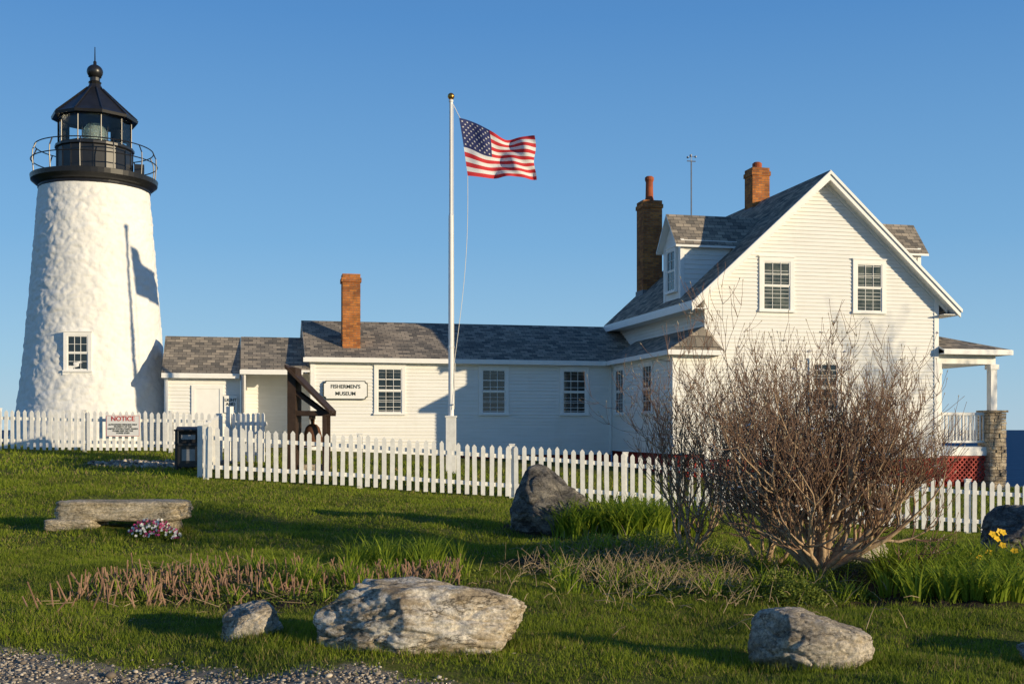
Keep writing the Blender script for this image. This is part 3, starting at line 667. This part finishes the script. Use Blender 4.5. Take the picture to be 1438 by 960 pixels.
mb.obj('gate_leaf',[M['fence']],gt); gt.rotation_euler=(0,0,-.5)
ns=empty('notice_sign',(-10.15,29.68,.1)); mb=MB(); mb.box(-.44,.44,-.0,.02,-.28,.28); mb.obj('board',[M['trim']],ns)
mb=MB(); mb.box(-.43,.43,-.003,.0,-.27,-.262);mb.box(-.43,.43,-.003,.0,.262,.27);mb.box(-.43,-.422,-.003,.0,-.262,.262);mb.box(.422,.43,-.003,.0,-.262,.262); mb.obj('border',[M['textr']],ns)
text('NOTICE',.17,(0,-.004,.18),(pi/2,0,0),M['textr'],ns,'heading'); text('AUTHORIZED PERSONS ONLY\nPROPERTY OF THE\nUNITED STATES COAST GUARD\nPLEASE KEEP OFF THE\nTOWER STEPS',.055,(0,-.004,-.08),(pi/2,0,0),M['textk'],ns,'lettering',ext=.001)
bx,by=-7.05,24.9; bz=hh(bx,by); tb=empty('litter_bin',(bx,by,bz),.15)
mb=MB(); mb.ext([(-.24,-.24,.06),(.24,-.24,.06),(.24,.24,.06),(-.24,.24,.06)],(0,0,.48),0)
for sx in (-1,1):
    for sy in (-1,1): mb.box(sx*.25-.03,sx*.25+.03,sy*.25-.03,sy*.25+.03,0,.88)
mb.box(-.28,.28,-.28,.28,.52,.58); mb.ext([(-.3,-.3,.84),(.3,-.3,.84),(.3,.3,.84),(-.3,.3,.84)],(0,0,.04)); mb.ext([(-.26,-.0,.88),(-.26,-.3,.88),(-.26,-.12,.94),(-.26,.12,.94),(-.26,.3,.88)],(.52,0,0))
mb.box(-.22,.22,.2,.24,.58,.84); mb.obj('bin_body',[M['black']],tb,bevel=.008)
mb=MB(); mb.box(-.15,.15,-.275,-.27,.66,.76); mb.box(-.14,.14,-.247,-.24,.2,.45); mb.obj('bin_label',[M['grey']],tb)
sx,sy=-4.78,25.0; sz=hh(sx,sy); bs=empty('bell_shelter',(sx,sy,sz),.0)
mb=MB(); top=1.35-sz
mb.box(-.09,.09,-.35,.35,0-.1,top,0)
mb.ext([(-.13,-.45,top+.06),(.84,-.45,top-.93),(.84,-.45,top-1.0),(-.13,-.45,top-.02)],(0,.95,0),0)
for y in (-.3,.26):
    mb.box(.09,.86,y,y+.07,top-1.05,top-.94,0); mb.ext([(.09,y,top-.5),(.09,y,top-.6),(.55,y,top-.94),(.68,y,top-.94)],(0,.06,0))
mb.box(.66,.74,-.3,-.22,-.1,top-1.05); mb.box(.66,.74,.26,.33,-.1,top-1.05)
mb.box(.36,.42,-.23,.26,top-1.12,top-1.05)
mb.obj('timber_frame',[M['dark']],bs)
mb=MB(); zb=top-1.72; mb.lathe([(.30,zb),(.29,zb+.05),(.22,zb+.15),(.18,zb+.32),(.15,zb+.42),(.09,zb+.48),(.04,zb+.5),(.05,zb+.6)],.4,0,24); mb.obj('bell',[M['bronze']],bs,smooth=True)
mb=MB(); mb.box(.15,.65,-.2,.2,0,.22); mb.obj('bell_plinth',[M['stone']],bs,bevel=.02)
# ---------------------------------------------------------------- rocks
def rock(name,cx,cy,wx,wy,ht,mat,seed,rz=0,nplanes=12,rough=.07,box=False,lift=0,bury=.35,peak=None,se=3.0,top=None,pmin=.8):
    import bmesh
    r_=random.Random(seed); bm=bmesh.new(); bmesh.ops.create_icosphere(bm,subdivisions=6,radius=1)
    pl=[]
    for i in range(nplanes):
        d=Vector((r_.gauss(0,1),r_.gauss(0,1),r_.gauss(0,.7))).normalized(); pl.append((d,r_.uniform(pmin,1.08)))
    off=Vector((seed*3.1,seed*1.7,0)); e=9. if box else se
    for v in bm.verts:
        d=v.co.normalized(); rr=(abs(d.x)**e+abs(d.y)**e+abs(d.z)**e)**(-1/e)
        if not box:
            for n,h in pl:
                c_=d.dot(n)
                if c_>.15: rr=min(rr,h/c_)
        q_=d*rr
        k=noise.fractal(q_*1.5+off,1.0,2.0,5)*rough*1.3
        a=Vector((q_.x*1.6,q_.y*1.6,q_.z*2.2))+off*1.3
        k-=max(0,.08-abs(noise.noise(a)))*rough*11*(0.4 if box else 1)
        a2=Vector((q_.x*3.5,q_.y*3.5,q_.z*5))+off*.7
        k-=max(0,.06-abs(noise.noise(a2)))*rough*6*(0.4 if box else 1)
        k+=noise.noise(q_*9+off)*rough*.3+noise.noise(q_*20+off)*rough*.16
        v.co=d*(rr+k)
        if peak: v.co.z+=max(0,1-((v.co.x-peak[0])**2*2.2+v.co.y**2))*peak[1]
        if top: v.co.z*=1+top*v.co.x
    zs=[v.co.z for v in bm.verts]; xs=[v.co.x for v in bm.verts]; ys=[v.co.y for v in bm.verts]
    fz=ht*(1+bury)/(max(zs)-min(zs)); fx=wx/(max(xs)-min(xs)); fy=wy/(max(ys)-min(ys)); zm=max(zs); xm=(max(xs)+min(xs))/2
    for v in bm.verts: v.co=Vector(((v.co.x-xm)*fx,v.co.y*fy,(v.co.z-zm)*fz+ht))
    me=bpy.data.meshes.new(name); bm.to_mesh(me); bm.free(); me.materials.append(mat)
    me.polygons.foreach_set('use_smooth',[True]*len(me.polygons)); o=bpy.data.objects.new(name,me); C.objects.link(o)
    o.location=(cx,cy,hh(cx,cy)+lift); o.rotation_euler=(0,0,rz); return o
ROCKS=[(-.66,8.3,.8,.45),(-1.95,8.6,.23,.2),(2.06,7.85,.42,.32),(.6,16.7,.6,.45),(-5.45,16.0,.9,.4),(3.75,7.7,.3,.3)]
rock('granite_boulder',-.66,8.3,1.56,.95,.47,M['rockA'],11,rz=.05,rough=.085,top=-.16)
rock('granite_boulder',-1.95,8.6,.46,.42,.27,M['rockB'],5,bury=.6)
rock('granite_boulder',2.06,7.85,.86,.66,.42,M['rockB'],8,rz=-.1,top=-.18)
rock('granite_boulder',3.72,7.75,.5,.5,.24,M['rockB'],21)
rock('dark_boulder',.64,16.8,1.36,1.0,1.0,M['rockD'],14,rz=.0,rough=.08,peak=(-.3,.3),top=-.25)
rock('dark_boulder',7.3,15.8,1.5,1.1,.74,M['rockD'],31,rough=.07)
rock('granite_boulder',4.45,14.6,.7,.5,.32,M['rockB'],17)
rock('granite_boulder',6.9,9.8,1.4,1.2,.75,M['rockB'],41)  # out of view; added so its long shadow crosses the foreground lawn
rock('granite_boulder',8.8,12.6,1.8,1.2,.95,M['rockB'],43)  # another unseen boulder, put in for its shadow streak on the grass
rock('granite_boulder',5.6,7.4,1.3,1.0,.6,M['rockB'],44)  # also out of view, added to throw shade on the near lawn
bn=empty('stone_bench',(0,0,0))
o=rock('seat_slab',-5.45,16.0,1.84,.72,.30,M['slab'],3,rz=-.03,rough=.06,box=True,lift=.09,bury=0); o.parent=bn
o=rock('support_stone',-6.1,15.95,.75,.7,.13,M['slab'],9,rough=.05,box=True); o.parent=bn
o=rock('support_stone.001',-4.95,16.05,.5,.6,.13,M['slab'],10,rough=.05,box=True); o.parent=bn
# ---------------------------------------------------------------- gravel pebbles
import bmesh
bm=bmesh.new(); bmesh.ops.create_icosphere(bm,subdivisions=1,radius=1); bv=np.array([v.co for v in bm.verts]); bf=np.array([[v.index for v in f.verts] for f in bm.faces]); bm.free()
n=60000; px_=rng.uniform(-7,1.3,n); py_=rng.uniform(6.4,9.8,n); k=(gravmask(px_,py_)**1.5>rng.uniform(.1,1,n)) | (rng.uniform(0,1,n)<.004); 
px2=rng.uniform(-10,-6,1800); py2=rng.uniform(25,27.5,1800); k2=gravmask(px2,py2)>.4
px_=np.concatenate([px_[k],px2[k2]]); py_=np.concatenate([py_[k],py2[k2]]); n=len(px_)
s_=np.abs(rng.normal(.003,.0048,n))+.003; s_[-k2.sum():]*=4; big=rng.uniform(0,1,n)<.015; s_[big]*=2.2
sc=np.stack([s_*rng.uniform(.8,1.5,n),s_*rng.uniform(.7,1.3,n),s_*rng.uniform(.4,.8,n)],-1)
ang=rng.uniform(0,6.28,n); jit=1+rng.uniform(-.25,.25,(n,len(bv)))
v=bv[None]*jit[:,:,None]*sc[:,None,:]; ca,sa=np.cos(ang)[:,None],np.sin(ang)[:,None]
v=np.stack([v[:,:,0]*ca-v[:,:,1]*sa,v[:,:,0]*sa+v[:,:,1]*ca,v[:,:,2]],-1)+np.stack([px_,py_,H(px_,py_)+s_*.3],-1)[:,None,:]
f=(bf[None]+(np.arange(n)*len(bv))[:,None,None]).reshape(-1,3)
m=mat_leaf('gravel_stone',(.16,.13,.10),(.60,.52,.41),0)
fastmesh('gravel',v.reshape(-1,3),f,m,np.repeat(rng.uniform(0,1,n)**1.5,len(bv)))
# ---------------------------------------------------------------- grass
def inrock(x,y):
    r=np.zeros(x.shape,bool)
    for cx,cy,a,b in ROCKS: r|=((x-cx)/(a*.85))**2+((y-cy)/(b*.7))**2<1
    return r
def blades(n,y0,y1,h0,w0,xm=.5,near=None):
    y=np.sqrt(rng.uniform(y0**2,y1**2,n)); x=rng.uniform(-xm,xm,n)*y
    cl=np.sin(x*2.3+np.sin(y*1.7)*2)*np.sin(y*2.1+np.sin(x*1.9)*2)
    c2=np.sin(x*9+np.sin(y*7)*2)*np.sin(y*8+np.sin(x*6)*2)
    keep=(rng.uniform(0,1,n)>bedmask(x,y)*.93)&(rng.uniform(0,1,n)>gravmask(x,y)**.6)&~inrock(x,y)&(rng.uniform(0,1,n)<.72+.2*cl+.16*c2)
    keep&=~((y>30.5)&(x>-14)&(x<14.5)&(y>30.6+ .23*(x-5)))
    x=x[keep];y=y[keep];cl=cl[keep];c2=c2[keep]; n=len(x); z=H(x,y)+bedmask(x,y)*.03-.005
    a=rng.uniform(0,2*pi,n); h=h0*(1+.3*cl+.35*c2)*rng.uniform(.45,1.5,n); w=w0*rng.uniform(.7,1.3,n); la=rng.uniform(0,2*pi,n); ln=h*rng.uniform(.1,.9,n)
    dx,dy=np.cos(a)*w,np.sin(a)*w
    b=np.stack([x,y,z],-1)
    v=np.stack([b+np.stack([dx,dy,0*x],-1),b-np.stack([dx,dy,0*x],-1),b+np.stack([np.cos(la)*ln,np.sin(la)*ln,h],-1)],1)
    r=rng.uniform(0,1,n)
    return v.reshape(-1,3),np.repeat(r,3)
def tufts():
    vs=[];rs=[]
    for cx,cy,a,b in ROCKS:
        n=1500; t=rng.uniform(0,2*pi,n); q=rng.normal(1.05,.09,n); x=cx+np.cos(t)*a*q; y=cy+np.sin(t)*b*q; z=H(x,y)-.01
        an=rng.uniform(0,2*pi,n); h=rng.uniform(.03,.10,n); w=.004+0*x; la=rng.uniform(0,2*pi,n); ln=h*rng.uniform(.1,.7,n)
        bb=np.stack([x,y,z],-1); d=np.stack([np.cos(an)*w,np.sin(an)*w,0*x],-1)
        vs.append(np.stack([bb+d,bb-d,bb+np.stack([np.cos(la)*ln,np.sin(la)*ln,h],-1)],1).reshape(-1,3)); rs.append(np.repeat(rng.uniform(0,1,n),3))
    return np.concatenate(vs),np.concatenate(rs)
parts=[blades(400000,6.5,14,.040,.004),blades(270000,14,23,.048,.008),blades(110000,23,37,.07,.015,.5),tufts()]
V=np.concatenate([p[0] for p in parts]); R_=np.concatenate([p[1] for p in parts]); fastmesh('grass',V,np.arange(len(V)).reshape(-1,3),M['grass'],R_)
# ---------------------------------------------------------------- strap leaved plants
def strap(mb,p,az,L,w,bend,r,k=5):
    d=Vector((math.cos(az),math.sin(az),0)); s=Vector((-d.y,d.x,0)); pts=[]
    ang=math.radians(random.uniform(68,86)); q=Vector(p); st=L/k
    L_=[];
    for i in range(k+1):
        ww=w*(1-(i/k)**2.2)*.5+.0008; L_.append((q-s*ww,q+s*ww)); q=q+(d*math.cos(ang)+Vector((0,0,1))*math.sin(ang))*st; ang-=bend/k*(.4+i*.4)
    for i in range(k): mb.face([L_[i][0],L_[i][1],L_[i+1][1],L_[i+1][0]],0,None,r)
def clump(mb,x,y,h,n,spread=.1,w=.018,bend=1.3):
    for i in range(n):
        a=random.uniform(0,2*pi); rr=random.uniform(0,spread); px=x+math.cos(a)*rr; py=y+math.sin(a)*rr
        strap(mb,(px,py,hh(px,py)),a+random.gauss(0,.5),h*random.uniform(.6,1.15),w*random.uniform(.7,1.2),random.uniform(.4,1)*bend*1.5,random.uniform(.05,1))
random.seed(5)
mb=MB()
for i in range(200):
    a=random.uniform(0,2*pi); r=math.sqrt(random.random()); x=4.8+math.cos(a)*r*1.75; y=11.4+math.sin(a)*r*1.2
    if x<3.5+random.uniform(0,.3)+max(0,(y-11.5))*.5: continue
    clump(mb,x,y,.46,30,.12,.022)
mb.obj('daylily_bed',[M['lily']])
mb=MB()
for i in range(80):
    a=random.uniform(0,2*pi); r=math.sqrt(random.random()); clump(mb,1.7+math.cos(a)*r*1.0,16.2+math.sin(a)*r*.7,.66,26,.12,.028)
mb.obj('daylily_bed',[M['lily']])
mb=MB()
for i in range(20): clump(mb,random.gauss(-1.3,.28),random.gauss(13.0,.2),.46,28,.08,.013,1.2)
for i in range(80): clump(mb,random.uniform(-3.9,-.4),random.uniform(10.4,12.4),.17*random.uniform(.6,1.8),16,.08,.010,1.0)
for i in range(20): clump(mb,random.gauss(-1.9,.3),random.gauss(11.4,.3),.34,22,.08,.011,1.0)
for i in range(140): clump(mb,random.uniform(.4,3.3),random.uniform(10.6,14.5),.21*random.uniform(.6,1.7),16,.1,.013,1.0)
mb.obj('iris_leaves',[M['lily']])
def leafmass(name,spots,mat,size=.02):
    out=[]; rr=[]
    for (x,y,rx,ry,h,k) in spots:
        a=rng.uniform(0,2*pi,k); r=np.sqrt(rng.uniform(0,1,k)); px=x+np.cos(a)*r*rx; py=y+np.sin(a)*r*ry
        lump=.5+.5*np.sin(px*7+np.sin(py*5)*2)*np.sin(py*8)
        pz=H(px,py)+rng.uniform(.0,1,k)**.7*h*(1-r**2*.8)*(.35+.65*lump); c=np.stack([px,py,pz],-1)
        d1=rng.normal(0,1,(k,3)); d1/=np.linalg.norm(d1,axis=1)[:,None]; d2=np.cross(d1,rng.normal(0,1,(k,3))); d2/=np.linalg.norm(d2,axis=1)[:,None]
        s=size*rng.uniform(.5,1.4,k)[:,None]
        out.append(np.stack([c-d1*s,c+d2*s*.5,c+d1*s,c-d2*s*.5],1).reshape(-1,3)); rr.append(np.repeat(rng.uniform(0,1,k),4))
    V=np.concatenate(out); return fastmesh(name,V,np.arange(len(V)).reshape(-1,4),mat,np.concatenate(rr))
leafmass('ground_cover',[(-2.3,11.3,2.0,1.1,.17,14000),(1.9,12.2,1.6,1.7,.26,20000),(2.5,10.7,.6,.4,.34,7000),(3.1,10.9,.4,.3,.28,3500),(4.8,12.6,1.8,1.2,.25,8000),(-1.0,12.4,.8,.6,.2,3500),(1.8,14.6,1.4,.8,.34,9000)],M['weed'],.017)
mb=MB()
for i in range(620):
    cx=random.uniform(-4.1,-.5); cy=random.gauss(11.2,.42)+ (cx+2.3)*.25
    x=cx; y=cy; h=random.uniform(.07,.25); z=hh(x,y); lx,ly=random.gauss(0,.05),random.gauss(0,.04)
    mb.tube([(x,y,z),(x+lx*.5,y+ly*.5,z+h*.5),(x+lx,y+ly,z+h)],[.008,.007,.006],5)
mb.obj('cut_flower_stalks',[M['stalk']])
mb=MB()
for i in range(2000):
    x=random.gauss(1.7,.75); y=random.gauss(12.2,1.0); L=random.uniform(.08,.28); az=random.uniform(0,2*pi); el=random.uniform(.0,1.2); z=hh(x,y)+random.uniform(.01,.14)
    d=Vector((math.cos(az)*math.cos(el),math.sin(az)*math.cos(el),math.sin(el))); p=Vector((x,y,z)); mb.tube([p,p+d*L*.5+Vector((0,0,.01)),p+d*L+Vector((0,0,-.01))],[.0035,.003,.0015],4)
for i in range(350):
    x=random.uniform(-4,-.6); y=random.gauss(11.3,.6); L=random.uniform(.1,.3); az=random.uniform(0,2*pi); p=Vector((x,y,hh(x,y)+random.uniform(.01,.05))); mb.tube([p,p+Vector((math.cos(az),math.sin(az),random.uniform(-.1,.5)))*L],[.004,.002],4)
mb.obj('dry_stems',[M['straw']])
# ---------------------------------------------------------------- bare shrubs
def shrub(name,bx,by,ht,wd,nl,seed,blossom=0,br=(5,6,4),trunkr=.045,rs_=1.,tilt=(.2,1.0),stem=0.,trop0=.15):
    r_=random.Random(seed); z0=hh(bx,by)-.03; root=empty(name,(bx,by,z0)); wood=MB(); tw=MB(); bu=MB(); tips=[]
    def grow(p,d,L,rad,dep):
        n=6 if dep==0 else 4; pts=[p.copy()]; rs=[rad]; q=p.copy(); dd=d.normalized(); nodes=[]
        for i in range(n):
            trop=trop0 if dep==0 else .26
            dd=(dd+Vector((r_.gauss(0,.17),r_.gauss(0,.17),r_.gauss(0,.1)+trop*(i>0 or dep>0)))).normalized()
            q=q+dd*L/n; pts.append(q.copy()); rs.append(rad*(1-.6*(i+1)/n)); nodes.append((q.copy(),dd.copy(),rs[-1],(i+1)/n))
        if dep==3: rs[-1]=.002*rs_
        (wood if dep<=1 else tw).tube(pts,rs,(8,6,5,4)[dep],0,cap=False)
        if dep<3:
            for c in range(br[dep]):
                t=r_.uniform(.2,1); k=min(n-1,int(t*n)); q0,d0,r0,_=nodes[k]
                a=r_.uniform(0,2*pi); per=d0.cross(Vector((math.cos(a),math.sin(a),.3))).normalized()
                nd=(d0*.7+per*r_.uniform(.5,1.0)+Vector((0,0,.1))).normalized()
                grow(q0,nd,L*r_.uniform(.42,.70),max(.003*rs_,r0*.72),dep+1)
        if dep>=2: tips.append((pts[-1],dd))
    top=Vector((0,0,0))
    if stem:
        wood.tube([(0,0,0),(.02,.01,stem*.5),(0,0,stem+.03)],[trunkr*1.9,trunkr*1.5,trunkr*1.5],10,cap=False); top=Vector((0,0,stem))
    for i in range(nl):
        a=2*pi*i*.382*1.618+r_.uniform(-.3,.3); o=tilt[0]+(tilt[1]-tilt[0])*((i+.5)/nl)
        d=Vector((math.cos(a)*o,math.sin(a)*o,1)).normalized()
        L=(ht*.56 if o<.7 else wd*.40)*r_.uniform(.88,1.08)
        grow(top+Vector((math.cos(a)*.03,math.sin(a)*.03,0)),d,L,trunkr*r_.uniform(.6,1.1),0)
    for p,d in tips:
        if r_.random()<.45: bu.tube([p,p+d*.012*rs_,p+d*.03*rs_],[.002*rs_,.006*rs_,.001],5)
    wood.obj('limbs',[M['bark']],root,smooth=True); tw.obj('twigs',[M['twig']],root); bu.obj('buds',[M['bud']],root)
    if blossom:
        pe=MB()
        for p,d in r_.sample(tips,min(len(tips),blossom)):
            for k in range(9):
                a=2*pi*k/9+r_.uniform(-.3,.3); o_=Vector((math.cos(a),math.sin(a),r_.uniform(-.2,.7)))*r_.uniform(.025,.05); s=Vector((-math.sin(a),math.cos(a),0))*.012
                pe.face([p,p+o_*.5+s,p+o_,p+o_*.5-s])
        pe.obj('blossoms',[M['petal']],root)
    return root
shrub('magnolia_shrub',3.28,12.1,2.65,2.9,18,4,150,br=(8,7,5),trunkr=.042,tilt=(.10,1.75),stem=.16)
shrub('magnolia_shrub',2.15,13.8,2.5,1.6,9,9,50,br=(6,5,4),trunkr=.022,tilt=(.1,.8))
shrub('magnolia_shrub',2.9,13.1,2.6,2.2,9,15,50,br=(6,6,5),trunkr=.028,tilt=(.1,1.1))
shrub('shadow_tree',28.2,22.2,9.2,5,6,25,0,br=(6,6,4),trunkr=.15,rs_=4)  # off-camera tree added to cast a soft shadow on the gable's lower right
# ---------------------------------------------------------------- flowers
def flowers(name,cx,cy,rx,ry,h,n,cols,s=.022,seed=1):
    root=empty(name,(0,0,0)); r_=random.Random(seed)
    mbs=[MB() for _ in cols]; st=MB()
    for i in range(n):
        a=r_.uniform(0,2*pi); q=math.sqrt(r_.random()); x=cx+math.cos(a)*q*rx; y=cy+math.sin(a)*q*ry; z=hh(x,y)+h*(1-.7*q*q)*r_.uniform(.6,1)
        mb=r_.choice(mbs); f=Vector((r_.gauss(0,.4),-1,r_.uniform(.2,1))).normalized(); t=f.cross(Vector((0,0,1))).normalized(); b=t.cross(f); c_=Vector((x,y,z))
        for k in range(5):
            a=2*pi*k/5; d=t*math.cos(a)+b*math.sin(a); e=t*math.cos(a+.6)+b*math.sin(a+.6); g=t*math.cos(a-.6)+b*math.sin(a-.6)
            mb.face([c_-f*.004,c_+g*s*.7,c_+d*s,c_+e*s*.7])
        st.tube([(x,y,hh(x,y)),(x,y,z)],.002,4)
    for mb,c_ in zip(mbs,cols): mb.obj('petals',[simple('petal_paint',c_,.6)],root)
    st.obj('stems',[M['lily']],root); return root
flowers('potted_pansies',-4.8,15.3,.36,.2,.32,190,[(.8,.78,.72),(.8,.78,.72),(.55,.06,.2),(.3,.03,.12)])
leafmass('pansy_foliage',[(-4.8,15.35,.40,.22,.3,3200)],M['weed'],.022)
flowers('daffodils',5.1,12.0,.35,.3,.70,16,[(.85,.52,.02)],.045,4)
# ---------------------------------------------------------------- light / world / camera
el=math.radians(10.5); az=math.radians(59.4); sd=Vector((math.sin(az)*math.cos(el),-math.cos(az)*math.cos(el),math.sin(el))).normalized()
L=bpy.data.lights.new('sun','SUN'); L.energy=5.0; L.angle=math.radians(.5); L.color=(1,.82,.54); lo=bpy.data.objects.new('sun',L); C.objects.link(lo)
lo.rotation_euler=sd.to_track_quat('Z','Y').to_euler()
w=bpy.data.worlds.new('World'); bpy.context.scene.world=w; w.use_nodes=True; nt=w.node_tree; bg=nt.nodes['Background']
sk=nt.nodes.new('ShaderNodeTexSky'); sk.sky_type='NISHITA'; sk.sun_disc=False; sk.sun_elevation=el; sk.sun_rotation=math.atan2(sd.x,sd.y); sk.altitude=10; sk.air_density=1; sk.dust_density=.1; sk.ozone_density=4
tc=nt.nodes.new('ShaderNodeTexCoord'); sp=nt.nodes.new('ShaderNodeSeparateXYZ'); nt.links.new(tc.outputs['Generated'],sp.inputs[0])
r=nt.nodes.new('ShaderNodeValToRGB'); e=r.color_ramp.elements
K_=1/.12
stops=[(0,(.44,.64,.80)),(.06,(.34,.58,.80)),(.16,(.205,.455,.76)),(.34,(.095,.29,.64)),(.6,(.04,.13,.36)),(1,(.02,.08,.24))]
e[0].position=0; e[1].position=1
for p_,c_ in stops[1:-1]: e.new(p_)
for i,(p_,c_) in enumerate(stops): e[i].position=p_; e[i].color=c4(c_)
nt.links.new(sp.outputs[2],r.inputs[0])
sc_=nt.nodes.new('ShaderNodeVectorMath'); sc_.operation='SCALE'; sc_.inputs['Scale'].default_value=K_; nt.links.new(r.outputs[0],sc_.inputs[0])
nt.links.new(mix(nt,.8,sk.outputs[0],sc_.outputs[0]),bg.inputs[0]); bg.inputs[1].default_value=.12
cam=bpy.data.cameras.new('camera'); cam.lens=40; cam.sensor_width=36; cam.shift_y=.0855; cam.clip_end=60000; co=bpy.data.objects.new('camera',cam); C.objects.link(co); co.location=(0,0,0); co.rotation_euler=(pi/2,0,0)
sc=bpy.context.scene; sc.camera=co; sc.view_settings.view_transform='Standard'; sc.view_settings.look='None'; sc.view_settings.exposure=0
